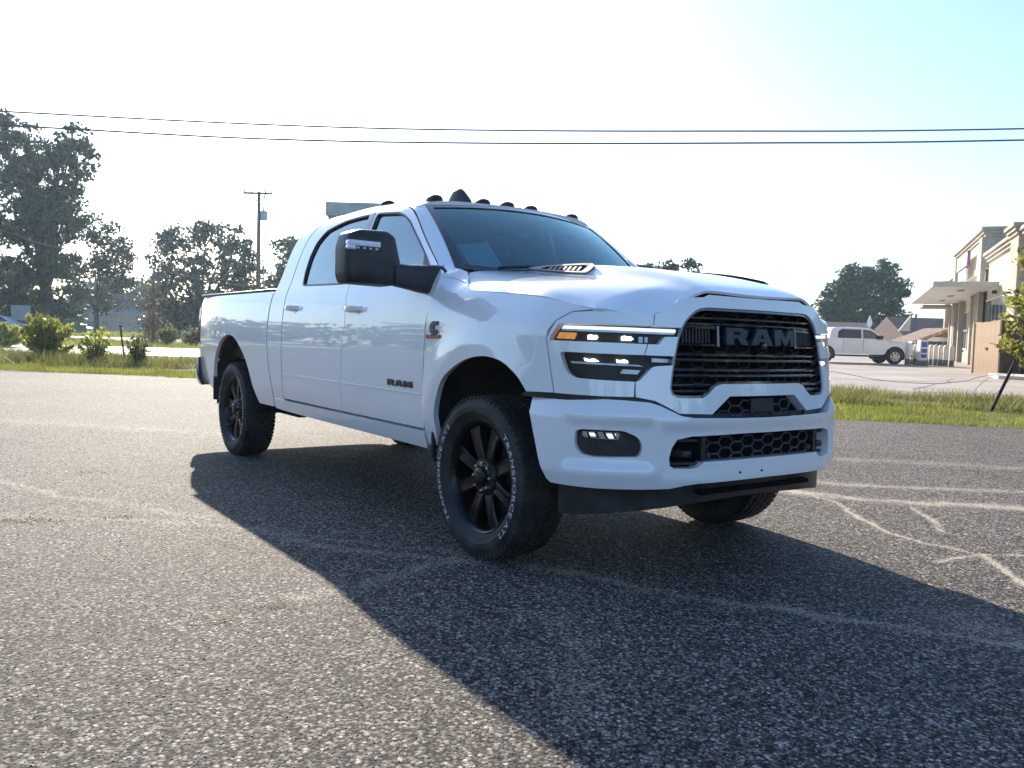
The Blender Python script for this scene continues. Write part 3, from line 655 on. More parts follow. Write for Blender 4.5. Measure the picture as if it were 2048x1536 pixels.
    # rear quarter face behind the corner
mb=MB(); mb.bbox(-5.315,-5.27,-.80,.80,.84,1.47,.02); tg=mb.build('tailgate',PT,truck,sharp=40)
MB().bbox(-5.335,-5.315,-.16,.16,1.30,1.37,.008).build('tailgate_handle',MT['blackp'],tg,sharp=40)
for sg in (1,-1): MB().bbox(-5.30,-5.25,*(sorted((sg*.80,sg*.93))),.80,1.0,.015).build('bed_corner',PT,truck,sharp=40)
mb=MB(); mb.box(-5.27,-3.14,-.78,.78,.86,.90); mb.box(-3.17,-3.14,-.84,.84,.88,1.465)
mb.box(-5.26,-3.17,.79,.85,.88,1.46); mb.box(-5.26,-3.17,-.85,-.79,.88,1.46); mb.box(-5.40,-5.20,-.86,.86,.838,.858); mb.build('bed_liner',MT['blackp'],truck)  # last box: plate added to block sun passing between tailgate and bumper
# rear bumper: white end caps with a black step pad
mb=MB();V=[];F=[]
path=[(-5.12,.985,.0),(-5.22,.985,.0),(-5.34,.94,.0),(-5.40,.78,0),(-5.42,.5,0),(-5.42,0,0)]; path=path+[(x,-y,z) for x,y,z in reversed(path[:-1])]
pr=[(0,.86),(.025,.85),(.03,.74),(.02,.62),(-.02,.56),(-.06,.56)]
for i,(x,y,_) in enumerate(path):
    n=np.array([-(1 if i>1 and i<len(path)-2 else .2),.0]); sgn=1 if y>=0 else -1
    k=min(1,abs(y)/.95)
    for (o,z) in pr: V.append((x-o*(1-.6*k),y+sgn*o*.6*k,z+(.0)+.10*max(0,(x+5.33))*(.86-z)*6))
    if i: F+=[((i-1)*6+j,(i-1)*6+j+1,i*6+j+1,i*6+j) for j in range(5)]
mb.add(V,F); rb=mb.build('rear_bumper',PT,truck,sharp=50)
for sg in (1,-1): MB().tube([(-5.06,sg*.975,.585),(-5.14,sg*.985,.66),(-5.185,sg*.985,.76),(-5.20,sg*.975,.85)],[.015,.024,.024,.014],8).build('step_pad',MT['blackp'],rb,smooth=True)
# ---- rockers
rk=[(-3.045,.52),(-2.9,.512),(-2.2,.505),(-.575,.497),(-.575,.607),(-1.7,.607),(-2.9,.607),(-3.045,.607)]
rockers=panel('rocker_panel',truck,PT,surfS,rk,grid=.045,off=.004,thick=.03)
# ---- black backing inside shut lines
panel('inner_shell',truck,GAP,surfS,[(-3.1,.60),(-.50,.60),(-.52,1.25),(-.47,1.43),(-3.1,1.46)],off=-.032,grid=.05,gap=0,wall=False)
panel('inner_shell',truck,GAP,surfF,[(2.34,.55),(2.155,.55),(2.15,.72),(2.1,.83),(2.04,.91),(1.96,.96),(1.86,1.01),(1.73,1.047),(1.59,1.06),(1.46,1.04),(1.38,1.01),(1.26,.90),(.60,.88),(.60,1.275),(1.0,1.27),(1.3,1.33),(1.6,1.352),(1.85,1.37),(2.1,1.43),(2.32,1.42)],[inset(lampU,-.012),inset(lampL,-.012)],off=-.042,grid=.07,gap=0,wall=False)
panel('inner_shell',truck,GAP,surfH,[(-.36,0),(-.46,.80),(-.3,.925),(-.1,.97),(.4,.95),(.70,.86),(.85,.58),(.885,.40),(.90,0)],off=-.032,grid=.1,gap=0,wall=False)
doorframe=[(-.49,1.46),(-.62,1.61),(-.80,1.77),(-1.0,1.915),(-1.24,2.04),(-1.65,2.085),(-2.3,2.075),(-2.56,2.05),(-2.72,1.98),(-2.81,1.85),(-2.82,1.65),(-2.78,1.45),(-2.9,1.45),(-2.95,1.9),(-2.75,2.10),(-2.3,2.14),(-1.65,2.15),(-1.2,2.10),(-.95,1.94),(-.7,1.73),(-.45,1.50)]
panel('inner_shell',truck,GAP,surfS,doorframe,off=-.024,grid=.1,gap=0,wall=False)
# ---- mirrors
for sg in (-1,1):
    mb=MB(); V=[];F=[]
    T=Matrix.Scale(1,4)
    yy=lambda y: sg*abs(y)
    prof=[(1.462,1.405),(1.478,1.45),(1.478,1.60),(1.455,1.672),(1.40,1.695),(1.24,1.70),(1.19,1.672),(1.172,1.60),(1.150,1.515),(1.145,1.425),(1.20,1.400)]
    prof=rnd(prof,.018,3); n=len(prof); cy=np.mean([p[0] for p in prof]);cz=np.mean([p[1] for p in prof])
    rings=[(-.70,1.0),(-.66,1.0),(-.59,.992),(-.558,.955),(-.543,.86),(-.536,.5)]
    for x,k in rings: V+=[(x,yy(cy+(y-cy)*k),cz+(z-cz)*k) for y,z in prof]
    for i in range(len(rings)-1): F+=[(i*n+j,i*n+(j+1)%n,(i+1)*n+(j+1)%n,(i+1)*n+j) for j in range(n)]
    F+=[tuple(range(n)),tuple((len(rings)-1)*n+j for j in reversed(range(n)))]
    mo=mb.add(V,F).build('side_mirror',MT['blackp'],truck,sharp=55)
    V=[];F=[]; mb=MB()
    arm=[(.86,1.452,.05),(.88,1.452,.078),(.90,1.452,.086),(.955,1.452,.084),(1.02,1.453,.078),(1.10,1.458,.068),(1.20,1.468,.062)]
    ell=[(math.cos(t),math.sin(t)) for t in np.linspace(0,2*math.pi,17)[:-1]]
    pw=lambda a: math.copysign(abs(a)**.6,a)
    for y,z,h in arm: V+=[(-.585+pw(a)*.055,yy(y),z+pw(b)*h) for a,b in ell]
    for i in range(len(arm)-1): F+=[(i*16+j,i*16+(j+1)%16,(i+1)*16+(j+1)%16,(i+1)*16+j) for j in range(16)]
    F+=[tuple(range(16)),tuple((len(arm)-1)*16+j for j in reversed(range(16)))]
    mb.add(V,F).build('mirror_arm',MT['blackp'],mo,sharp=60)
    mb=MB().bbox(-.585,-.532,*sorted((yy(1.472),yy(1.29))),1.600,1.630,.006); mb.bbox(-.585,-.531,*sorted((yy(1.474),yy(1.435))),1.580,1.605,.006); MT['sig']=mat('signal_lens',(.72,.75,.80),.15,coat=.6); noisecol(MT['sig'],(.66,.69,.74),(.76,.79,.83),30,2); mb.build('turn_signal',MT['sig'],mo,sharp=50)
    for k in range(4): MB().bbox(-.56,-.534,*sorted((yy(1.43-k*.036),yy(1.412-k*.036))),1.585,1.596,.003).build('signal_cell',MT['whiteletter'],mo)
    V=[(-.703,yy(cy+(y-cy)*.88),cz+(z-cz)*.88) for y,z in prof]; MB().add(V,[tuple(range(n))]).build('mirror_glass',MT['chrome'],mo)
    if sg>0:      # the far one is folded back against the door
        pv=Matrix.Translation((-.60,.95,0))@Matrix.Rotation(R(72),4,'Z')@Matrix.Translation((.60,-.95,0)); mo.matrix_world=pv
# ---- roof lamps and antenna
def onroof(x,y):
    p=surfSm(x,VEND-abs(y)); return np.array([x,y,p[2]])
for y in (-.57,-.2,0.0,.2,.57):
    p=onroof(-1.22,y); V=[];F=[];mb=MB()
    prof=[(1.0,-.01),(1.0,.010),(.93,.020),(.75,.031),(.4,.038),(.02,.040)]
    for r_,h in prof:
        for k in range(16):
            t=2*math.pi*k/16; cx=math.cos(t)*r_; V.append((p[0]+cx*(.085 if cx<0 else .07)+(0),p[1]+math.sin(t)*r_*.047,p[2]+h))
    for i in range(5): F+=[(i*16+j,i*16+(j+1)%16,(i+1)*16+(j+1)%16,(i+1)*16+j) for j in range(16)]
    mb.add(V,F).build('roof_marker_lamp',MT['markl'] if 'markl' in MT else MT['lamp_in'],truck,smooth=True)
for x,y,s in ((-1.48,.52,.8),(-1.95,-.53,1.0)):
    p=onroof(x,y); mb=MB(); mb.lathe([(.06*s,-.01),(.058*s,.012),(.045*s,.030*s),(.02,.042*s),(.001,.044*s)],16,'z',c=tuple(p)); mb.build('roof_dome',MT['lamp_in'],truck,smooth=True)
p=onroof(-1.42,-.24); mb=MB();V=[];F=[]
for (h,xa,xb,wd) in ((-.01,-.13,.12,.055),(.02,-.125,.105,.050),(.06,-.105,.062,.040),(.092,-.085,.025,.030),(.108,-.070,.0,.020),(.113,-.055,-.02,.008)):
    V+=[(p[0]+xa,p[1]-wd*.8,p[2]+h),(p[0]+(xa+xb)/2,p[1]-wd,p[2]+h),(p[0]+xb,p[1]-wd*.25,p[2]+h),(p[0]+xb,p[1]+wd*.25,p[2]+h),(p[0]+(xa+xb)/2,p[1]+wd,p[2]+h),(p[0]+xa,p[1]+wd*.8,p[2]+h)]
for i in range(5): F+=[(i*6+j,i*6+(j+1)%6,(i+1)*6+(j+1)%6,(i+1)*6+j) for j in range(6)]
F.append(tuple(30+j for j in range(6)))
mb.add(V,F).build('roof_antenna',MT['letterb'],truck,sharp=60)
# ---- wheel wells, chassis
for cx,y0 in ((0,.0),(-4.1,0)):
    for sg in (-1,1):
        a0,a1=-.25,math.pi+.25
        mb=MB(); rr=.495 if cx==0 else .53
        V=[];F=[];k=20
        for i in range(k+1):
            t=a0+(a1-a0)*i/k; V+=[(cx+rr*math.cos(t),sg*.965,.555+rr*math.sin(t)),(cx+rr*math.cos(t),sg*.55,.555+rr*math.sin(t))]
            if i: F.append((2*i-2,2*i-1,2*i+1,2*i))
        n0=len(V); V.append((cx,sg*.55,.55)); F+=[(2*i+1,2*i+3,n0) for i in range(k)]
        mb.add(V,F).build('wheel_liner',MT['liner'],truck,smooth=True)
        mb=MB(); x0=cx-(.455 if cx==0 else .545); mb.bbox(x0-.03,x0+.0,*sorted((sg*.80,sg*.985)),.46,.83,.008); mb.build('splash_guard',MT['liner'],truck)
mb=MB()
for sg in (-1,1):
    mb.box(-5.2,.75,sg*.42-.04,sg*.42+.04,.56,.70)
    mb.box(-3.4,-3.0,sg*.42-.05,sg*.42+.05,.44,.57)
    for k in range(4): mb.box(-4.1-.75+.1*k,-4.1+.75-.1*k,sg*.48-.035,sg*.48+.035,.40-.022*k+.03,.418-.022*k+.03)
mb.tube([(-4.077,-.85,.42),(-4.077,.85,.42)],.05,10); mb.lathe([(.0,-.13),(.1,-.12),(.15,-.04),(.15,.04),(.1,.12),(0,.13)],14,'y',c=(-4.077,0,.42))
mb.tube([(0,-.80,.42),(0,.80,.42)],.045,10); mb.lathe([(.0,-.12),(.09,-.11),(.13,0),(.09,.11),(0,.12)],12,'y',c=(0,.25,.42))
mb.tube([(-4.0,0,.45),(-2.2,.05,.55),(-1.2,.05,.62)],.045,8); mb.box(-1.9,-.9,-.3,.35,.48,.70); mb.tube([(-.6,-.35,.55),(-2.4,-.35,.52),(-2.9,-.33,.50),(-3.6,-.5,.62),(-5.2,-.55,.60)],.05,8)
mb.box(-3.2,-1.0,-.40,.88,.47,.75); mb.box(-3.0,-.5,-.92,.92,.60,.66); mb.box(-.4,.70,-.45,.45,.62,1.0); mb.tube([(.18,-.7,.43),(.18,.7,.43)],.025,8)  # first box: tank enlarged to block a sun streak under the truck
mb.box(-3.3,-2.5,-.75,-.5,.47,.56)
mb.build('chassis',MT['under'],truck,sharp=40)
# ---- interior
mb=MB(); mb.bbox(-.95,-.50,-.80,.80,1.0,1.42,.05); mb.bbox(-1.1,-.95,-.78,.78,1.1,1.36,.04); mb.build('dashboard',MT['inter'],truck,sharp=50)
mb=MB(); mb.box(-3.05,-.5,-.88,.88,.70,.76); mb.box(-3.07,-3.02,-.86,.86,.76,1.46); mb.build('cabin_floor',MT['inter'],truck)
for x,y in ((-1.75,-.43),(-1.75,.43),(-2.62,-.40),(-2.62,.40)):
    mb=MB(); mb.bbox(x-.05,x+.48,y-.27,y+.27,.90,1.08,.05)
    T=Matrix.Translation((x-.05,y,1.05))@Matrix.Rotation(R(-14),4,'Y'); mb.bbox(-.09,.07,-.26,.26,-.05,.60,.05,T); mb.bbox(-.06,.05,-.14,.14,.63,.82,.04,T); mb.build('seat',MT['inter'],truck,sharp=50)
mb=MB(); 
T=Matrix.Translation((-1.18,.42,1.33))@Matrix.Rotation(R(65),4,'Y'); pts=[T@Vector((.19*math.cos(t),.19*math.sin(t),0)) for t in np.linspace(0,2*math.pi,25)]
mb.tube(pts,.016,6,cap=False); mb.tube([T@Vector((-.17,0,0)),T@Vector((.17,0,0))],.02,6); mb.build('steering_wheel',MT['inter'],truck,smooth=True)
q=surfW(0,.80); MB().bbox(q[0]-.06,q[0]-.02,-.12,.12,q[2]-.10,q[2]-.03,.015).build('rearview_mirror',MT['inter'],truck,sharp=40)
# ---- wheels
def make_wheel():
    wh=link('wheel',None,truck)
    prof=[(.283,-.105),(.30,-.122),(.335,-.139),(.37,-.139),(.398,-.128),(.410,-.108),(.413,-.05),(.414,0),(.413,.05),(.410,.108),(.398,.128),(.385,.1345),(.37,.139),(.366,.1425),(.338,.1425),(.334,.139),(.312,.128),(.300,.120),(.283,.105)]
    mb=MB().lathe(prof,64,'y'); ty=mb.build('tyre',MT['rubber'],wh,smooth=True); ty.data.set_sharp_from_angle(angle=R(40))
    mb=MB(); nb=70
    for j,(yc,w_) in enumerate(((-.104,.042),(-.052,.036),(0,.038),(.052,.036),(.104,.042))):
        for i in range(nb):
            t=2*math.pi*(i+(.5 if j%2 else 0)+.13*j)/nb; T=Matrix.Rotation(-t,4,'Y')@Matrix.Translation((.413,yc,0))@Matrix.Rotation(R(18*(1 if j%2 else -1)),4,'X')
            mb.box(-.006,.0065 if abs(yc)<.1 else .0035,-w_/2,w_/2,-.0145,.0145,T)
    for sg in (1,-1):
        for i in range(nb):
            t=2*math.pi*(i+.3)/nb; T=Matrix.Rotation(-t,4,'Y'); mb.box(.388,.411,*sorted((sg*.112,sg*.131)),-.009,.009,T)
    tr=mb.build('tread',MT['rubber'],wh); tr['kind']='stuff'
    for tc in (R(183),R(-2)):
        V,F=text_pts('TRANSFORCE AT2',.036); x0=min(v.x for v in V);x1=max(v.x for v in V); rad=.341
        k=R(92)*rad/(x1-x0)
        VV=[]
        for v in V:
            th=tc-((v.x-x0)-(x1-x0)/2)*k/rad; r_=rad+v.y*.95
            VV.append((r_*math.cos(th),.1443,r_*math.sin(th)))
        # outward is local +y; seen from outside with +x mirrored for the right side the reading direction is handled by the wheel rotation
        VV=[(-x,y,z) for x,y,z in VV]
        me=mesh('tyre_lettering',VV,F,MT['whiteletter']); o=link('tyre_lettering',me,wh)
    mb=MB().lathe([(.245,-.10),(.252,-.02),(.262,.075),(.270,.098),(.278,.112),(.285,.116),(.290,.110),(.287,.098),(.275,-.11),(.245,-.10)],64,'y'); mb.build('rim',MT['rim'],wh,sharp=35)
    mb=MB()
    for i in range(8):
        t=2*math.pi*(i+.5)/8; T=Matrix.Rotation(-t,4,'Y')
        sec_=[(.055,.034,.066),(.10,.033,.082),(.16,.034,.088),(.22,.038,.090),(.264,.046,.086)]
        V=[];F=[]
        for r_,wd,y in sec_: V+=[T@Vector(q) for q in ((r_,y-.05,-wd*.9),(r_,y-.008,-wd),(r_,y,-wd*.72),(r_,y-.006,0),(r_,y,wd*.72),(r_,y-.008,wd),(r_,y-.05,wd*.9))]
        for a in range(4): F+=[(a*7+j,a*7+j+1,(a+1)*7+j+1,(a+1)*7+j) for j in range(6)]+[(a*7+6,a*7,(a+1)*7,(a+1)*7+6)]
        m2=MB().add(V,F); m2.build('spoke',MT['rim'],wh,sharp=30)
    MB().lathe([(.100,.02),(.102,.072),(.094,.086),(.060,.090),(.054,.094),(.052,.104),(.047,.116),(.040,.120),(0.001,.121)],32,'y').build('hub_cap',MT['rim'],wh,sharp=30)
    for i in range(8):
        t=2*math.pi*i/8; MB().lathe([(.0001,.106),(.006,.105),(.0105,.098),(.0105,.078)],6,'y',c=(.071*math.cos(t),0,.071*math.sin(t))).build('lug_nut',MT['chrome'],wh,sharp=30)
    MB().lathe([(.06,-.01),(.19,-.01),(.19,-.035),(.06,-.035)],32,'y').build('brake_disc',MT['under'],wh,sharp=30)
    MB().lathe([(.001,-.08),(.26,-.08)],24,'y').build('wheel_back',MT['liner'],wh)
    return wh
w0=make_wheel(); kids=list(w0.children)
def place(o,x,y,rz,spin):
    o.location=(x,y,.4225); o.rotation_mode='XYZ'; o.rotation_euler=(0,spin,rz)
place(w0,0,-.862,math.pi,0)
for x,y,rz,sp in ((0,.862,0,.3),(-4.077,-.855,math.pi,.25),(-4.077,.855,0,.9)):
    c=w0.copy(); COL.objects.link(c); c.parent=truck
    for ch in kids:
        q=ch.copy(); COL.objects.link(q); q.parent=c
    place(c,x,y,rz,sp)
# ================================================================== ground, roads, verge (site frame: a right, d ahead of the camera's foot point)
def sxy(A,D): A=np.asarray(A,float);D=np.asarray(D,float); return CAM[0]+RT[0]*A+FW[0]*D, CAM[1]+RT[1]*A+FW[1]*D
def arrmesh(name,V,F,m,attr=None,smooth=False):
    """fast mesh from numpy arrays (n,3) and (k,3|4)"""
    me=bpy.data.meshes.new(name); nv,nf,k=len(V),len(F),F.shape[1]
    me.vertices.add(nv); me.vertices.foreach_set('co',np.ascontiguousarray(V,dtype=np.float32).ravel())
    me.loops.add(nf*k); me.loops.foreach_set('vertex_index',np.ascontiguousarray(F,dtype=np.int32).ravel())
    me.polygons.add(nf); me.polygons.foreach_set('loop_start',np.arange(0,nf*k,k,dtype=np.int32)); 
    if smooth: me.polygons.foreach_set('use_smooth',np.ones(nf,bool))
    me.materials.append(m); me.update(calc_edges=True)
    if attr is not None:
        at=me.attributes.new('mark','FLOAT','POINT'); at.data.foreach_set('value',attr.astype(np.float32))
    return me
def vnoise(x,y,s,seed=0):
    """cheap value noise"""
    r_=np.random.default_rng(seed).random((64,64)); x=x/s;y=y/s; i=np.floor(x).astype(int);j=np.floor(y).astype(int);fx=x-i;fy=y-j; fx=fx*fx*(3-2*fx);fy=fy*fy*(3-2*fy)
    g=lambda a,b: r_[a%64,b%64]
    return (g(i,j)*(1-fx)+g(i+1,j)*fx)*(1-fy)+(g(i,j+1)*(1-fx)+g(i+1,j+1)*fx)*fy
def polydist(A,D,pts):
    best=np.full(A.shape,9.)
    for (a0,d0),(a1,d1) in zip(pts[:-1],pts[1:]):
        va,vd=a1-a0,d1-d0; l=va*va+vd*vd; t=np.clip(((A-a0)*va+(D-d0)*vd)/l,0,1); best=np.minimum(best,np.hypot(A-a0-t*va,D-d0-t*vd))
    return best
CR=[([(2.27,6.5),(2.40,6.17),(2.37,5.56),(2.42,5.1),(2.51,4.83),(2.65,4.62),(2.91,4.63),(3.6,4.70)],.02,1.),([(2.65,4.62),(2.60,4.41),(2.57,4.09),(2.62,3.6)],.03,.95),([(2.65,4.62),(2.45,4.50),(2.30,4.42)],.022,.8),
([(2.95,6.0),(2.89,5.88),(2.83,5.47),(2.74,5.18)],.022,.9),([(1.9,6.75),(2.27,6.45),(2.76,6.23),(3.27,6.11),(3.9,6.0),(6,5.6)],.12,.72),([(2.0,7.1),(2.61,6.96),(3.45,6.86),(5,6.65)],.10,.5),([(2.6,8.6),(5,8.2),(8,7.9)],.16,.35),
([(-.03,4.22),(.03,4.13),(.45,3.92),(.77,3.71),(1.06,3.57),(1.43,3.41),(1.93,3.19),(2.6,2.9)],.05,.55),([(.27,3.78),(.24,3.4),(.24,2.99),(.2,2.4)],.08,.18),([(1.9,3.45),(2.1,3.2),(2.25,3.0)],.14,.35),
([(-1.27,4.61),(-.99,4.36),(-.66,4.3),(-.34,4.19),(-.03,4.22)],.045,.42),([(-.9,3.5),(-.59,3.81),(-.41,4.09),(-.03,4.22)],.06,.38),([(-1.4,4.8),(-1.0,4.55),(-.5,4.42),(.1,4.35)],.03,.3),
([(-6,6.6),(-3.69,5.99),(-2.67,5.4),(-1.83,5.06)],.05,.4),([(-5.5,5.0),(-3.4,4.85),(-2.0,4.9),(-1.2,4.6)],.05,.25),([(-9,10.5),(-5,9.5),(-3,9)],.25,.25)]
# --- asphalt: chip-sealed gravel surface, one sheet, finer near the camera
def edge_d(a): return np.interp(a,[-60,-12.3,-9.7,-7.15,5.1,7.8,14,60],[31,20.0,19.55,18.9,13.2,12.6,11.2,4])
ax=np.unique(np.concatenate([np.linspace(-60,-10,20),np.linspace(-10,-4.5,80),np.linspace(-4.5,4.5,330),np.linspace(4.5,10,80),np.linspace(10,60,20)]))
tt=np.unique(np.concatenate([np.linspace(-30,1.2,12),np.linspace(1.2,8,250),np.linspace(8,14,70),np.linspace(14,21,30)]))
AA,TT=np.meshgrid(ax,tt,indexing='ij')
tmax=21.0
DD=np.where(TT<8,TT,8+(TT-8)/(tmax-8)*(np.maximum(edge_d(AA)+.25*(vnoise(AA,AA*0,1.1,3)-.5)+.1*(vnoise(AA,AA*0,.25,4)-.5),8.2)-8))
X,Y=sxy(AA,DD); na,nd=AA.shape
mk=np.zeros(AA.shape)
wob=.12*(vnoise(AA,DD,.5,5)-.5)+.05*(vnoise(AA,DD,.12,6)-.5)
for pts,wd,st in CR:
    dd=polydist(AA+wob,DD+wob,pts); mk=np.maximum(mk,np.clip(st*np.exp(-(dd/wd)**2)*(.35+.7*vnoise(AA,DD,.07,8)+.55*vnoise(AA,DD,.35,12)),0,1))
Z=.012*(vnoise(AA,DD,3.,9)-.5)+0*AA; Z*=np.clip((np.hypot(AA,DD-6)-4.5)/3,0,1)
idx=np.arange(na*nd).reshape(na,nd); F=np.stack([idx[:-1,:-1],idx[1:,:-1],idx[1:,1:],idx[:-1,1:]],-1).reshape(-1,4)
m=MT['asphalt']=mat('chip_seal_asphalt',(.2,.19,.18),.85,spec=.22)
tc=N(m,'ShaderNodeTexCoord')
def vor(scale,feat='F1'):
    v=N(m,'ShaderNodeTexVoronoi'); v.inputs['Scale'].default_value=scale; v.feature=feat; L(m,tc.outputs['Object'],v.inputs['Vector']); return v
v1=vor(78); v2=vor(125)
sep=N(m,'ShaderNodeSeparateColor'); L(m,v1.outputs['Color'],sep.inputs[0])
sep2=N(m,'ShaderNodeSeparateColor'); L(m,v2.outputs['Color'],sep2.inputs[0])
cr=N(m,'ShaderNodeValToRGB'); E=cr.color_ramp.elements; E[0].position=0;E[0].color=(.034,.030,.027,1);E[1].position=1;E[1].color=(.74,.66,.58,1)
for p_,c in ((.32,(.040,.035,.030)),(.56,(.115,.10,.086)),(.78,(.30,.262,.226))):
    e=E.new(p_); e.color=(*c,1)
mixv=N(m,'ShaderNodeMix'); mixv.data_type='FLOAT'; mixv.inputs[0].default_value=.25; L(m,sep.outputs[0],mixv.inputs[2]); L(m,sep2.outputs[1],mixv.inputs[3]); L(m,mixv.outputs[0],cr.inputs[0])
# dark binder between the chips
edge=N(m,'ShaderNodeMapRange'); edge.inputs[1].default_value=.35; edge.inputs[2].default_value=.75; edge.inputs[3].default_value=1; edge.inputs[4].default_value=.16; L(m,v1.outputs['Distance'],edge.inputs[0])
mul=N(m,'ShaderNodeMix'); mul.data_type='RGBA'; mul.blend_type='MULTIPLY'; mul.inputs[0].default_value=1; L(m,cr.outputs[0],mul.inputs[6]); L(m,edge.outputs[0],mul.inputs[7])
# large stains
n1=N(m,'ShaderNodeTexNoise'); n1.inputs['Scale'].default_value=.45; n1.inputs['Detail'].default_value=6; L(m,tc.outputs['Object'],n1.inputs['Vector'])
r1=N(m,'ShaderNodeMapRange'); r1.inputs[1].default_value=.3; r1.inputs[2].default_value=.7; r1.inputs[3].default_value=.52; r1.inputs[4].default_value=1.14
n1b=N(m,'ShaderNodeTexNoise'); n1b.inputs['Scale'].default_value=3.2; n1b.inputs['Detail'].default_value=7; n1b.inputs['Roughness'].default_value=.65; L(m,tc.outputs['Object'],n1b.inputs['Vector'])
nm=N(m,'ShaderNodeMix'); nm.data_type='FLOAT'; nm.inputs[0].default_value=.45; L(m,n1.outputs['Fac'],nm.inputs[2]); L(m,n1b.outputs['Fac'],nm.inputs[3]); L(m,nm.outputs[0],r1.inputs[0])
mul2=N(m,'ShaderNodeMix'); mul2.data_type='RGBA'; mul2.blend_type='MULTIPLY'; mul2.inputs[0].default_value=1; L(m,mul.outputs[2],mul2.inputs[6]); L(m,r1.outputs[0],mul2.inputs[7])
at=N(m,'ShaderNodeAttribute'); at.attribute_name='mark'
n2=N(m,'ShaderNodeTexNoise'); n2.inputs['Scale'].default_value=120; n2.inputs['Detail'].default_value=3; L(m,tc.outputs['Object'],n2.inputs['Vector'])
sc=N(m,'ShaderNodeValToRGB'); sc.color_ramp.elements[0].position=.35; sc.color_ramp.elements[1].position=.68; sc.color_ramp.elements[0].color=(.24,.20,.155,1); sc.color_ramp.elements[1].color=(.58,.50,.40,1); L(m,n2.outputs['Fac'],sc.inputs[0])
mul3=N(m,'ShaderNodeMix'); mul3.data_type='RGBA'; mm1=N(m,'ShaderNodeMath',operation='MULTIPLY_ADD'); mm1.inputs[1].default_value=.95; mm1.inputs[2].default_value=-.62; L(m,sep2.outputs[0],mm1.inputs[0])
mm2=N(m,'ShaderNodeMath',operation='MULTIPLY_ADD'); mm2.inputs[1].default_value=1.25; mm2.use_clamp=True; L(m,at.outputs['Fac'],mm2.inputs[0]); L(m,mm1.outputs[0],mm2.inputs[2]); L(m,mm2.outputs[0],mul3.inputs[0]); L(m,mul2.outputs[2],mul3.inputs[6]); L(m,sc.outputs[0],mul3.inputs[7])
L(m,mul3.outputs[2],P(m).inputs['Base Color'])
bp=N(m,'ShaderNodeBump'); bp.invert=True; bp.inputs['Strength'].default_value=.38; bp.inputs['Distance'].default_value=.006; L(m,v1.outputs['Distance'],bp.inputs['Height'])
bp2=N(m,'ShaderNodeBump'); bp2.invert=True; bp2.inputs['Strength'].default_value=.22; bp2.inputs['Distance'].default_value=.003; L(m,v2.outputs['Distance'],bp2.inputs['Height']); L(m,bp.outputs[0],bp2.inputs['Normal']); L(m,bp2.outputs[0],P(m).inputs['Normal'])
asph=link('asphalt',arrmesh('asphalt',np.stack([X,Y,Z],-1).reshape(-1,3),F,m,mk.ravel(),True)); tag(asph,kind='structure')
# --- base ground to the horizon
m=MT['field']=mat('field_grass',(.07,.09,.03),.95,spec=.15)
noisecol(m,(.045,.062,.018),(.15,.15,.055),.35,8,.35,.7)
g=[(site(a,d,-.05)) for a,d in ((-600,-600),(600,-600),(600,600),(-600,600))]
tag(link('ground',mesh('ground',g,[(0,1,2,3)],m)),kind='structure')
# --- verge strip beyond the asphalt
m=MT['verge']=mat('verge_soil',(.08,.09,.035),.95,spec=.1); noisecol(m,(.06,.07,.022),(.15,.15,.06),2.2,7,.35,.7)
av=np.linspace(-60,60,160); kv=np.linspace(0,1,14); A2,K2=np.meshgrid(av,kv,indexing='ij')
def verge_far(a): return np.interp(a,[-60,-12,-7,2,7.5,11.6,60],[40,30,29,22,19.9,18.9,12])
D2=edge_d(A2)-.35+(verge_far(A2)-edge_d(A2)+.35)*K2
Z2=-.03+.05*np.sin(np.clip(K2*1.15,0,1)*math.pi)**.7+.05*(vnoise(A2,D2,1.3,11)-.5)*np.sin(K2*math.pi)
Z2+= np.where(A2>3,.06*K2,0)
X2,Y2=sxy(A2,D2); id2=np.arange(A2.size).reshape(A2.shape); F2=np.stack([id2[:-1,:-1],id2[1:,:-1],id2[1:,1:],id2[:-1,1:]],-1).reshape(-1,4)
tag(link('verge',arrmesh('verge',np.stack([X2,Y2,Z2],-1).reshape(-1,3),F2,m,None,True)),kind='structure')
# --- pale concrete roads on the left
m=MT['concrete']=mat('pale_concrete',(.48,.45,.41),.7); noisecol(m,(.40,.375,.34),(.54,.51,.47),.6,8,.35,.7,bump=.1)
def strip(name,pts,z,m,kind='structure'):
    me=mesh(name,[site(a,d,z) for a,d in pts],[tuple(range(len(pts)))],m); return tag(link(name,me),kind=kind)
strip('road',[(-130,33.5),(2,33.5),(2,47),(-130,47)],-.025,m)
strip('road',[(-130,66),(0,66),(0,84),(-130,84)],-.025,m)
# --- concrete forecourt on the right, slightly rising
m=MT['lot']=mat('forecourt_concrete',(.30,.26,.23),.75); noisecol(m,(.25,.215,.185),(.36,.315,.275),.35,9,.35,.7,bump=.08)
def lz(d): return .02+max(0,(d-19))*.0098
LA=[(3,22.2),(7.75,20.0),(11.6,18.9),(40,11)]
mb=MB()
def lotrow(d_of): return [(a,d_of(a)) for a in (3,7.75,11.6,16,22,30,45)]
front=lambda a: float(np.interp(a,[3,7.75,11.6,45],[22.2,20.0,18.9,9.6]))
rows=[]
for k in range(9):
    rows.append([(a,front(a)+(75-front(a))*k/8) for a in (3,7.75,11.6,16,22,30,45)])
V=[site(a,d,lz(d)+.03) for r_ in rows for a,d in r_]; n=7
F=[(j*n+i,j*n+i+1,(j+1)*n+i+1,(j+1)*n+i) for j in range(8) for i in range(n-1)]
V+= [site(a,front(a)-.02,-.08) for a in (3,7.75,11.6,16,22,30,45)]; F+=[(i,63+i,63+i+1,i+1) for i in range(6)]
lot=mb.add(V,F).build('forecourt',m,None); tag(lot,kind='structure')
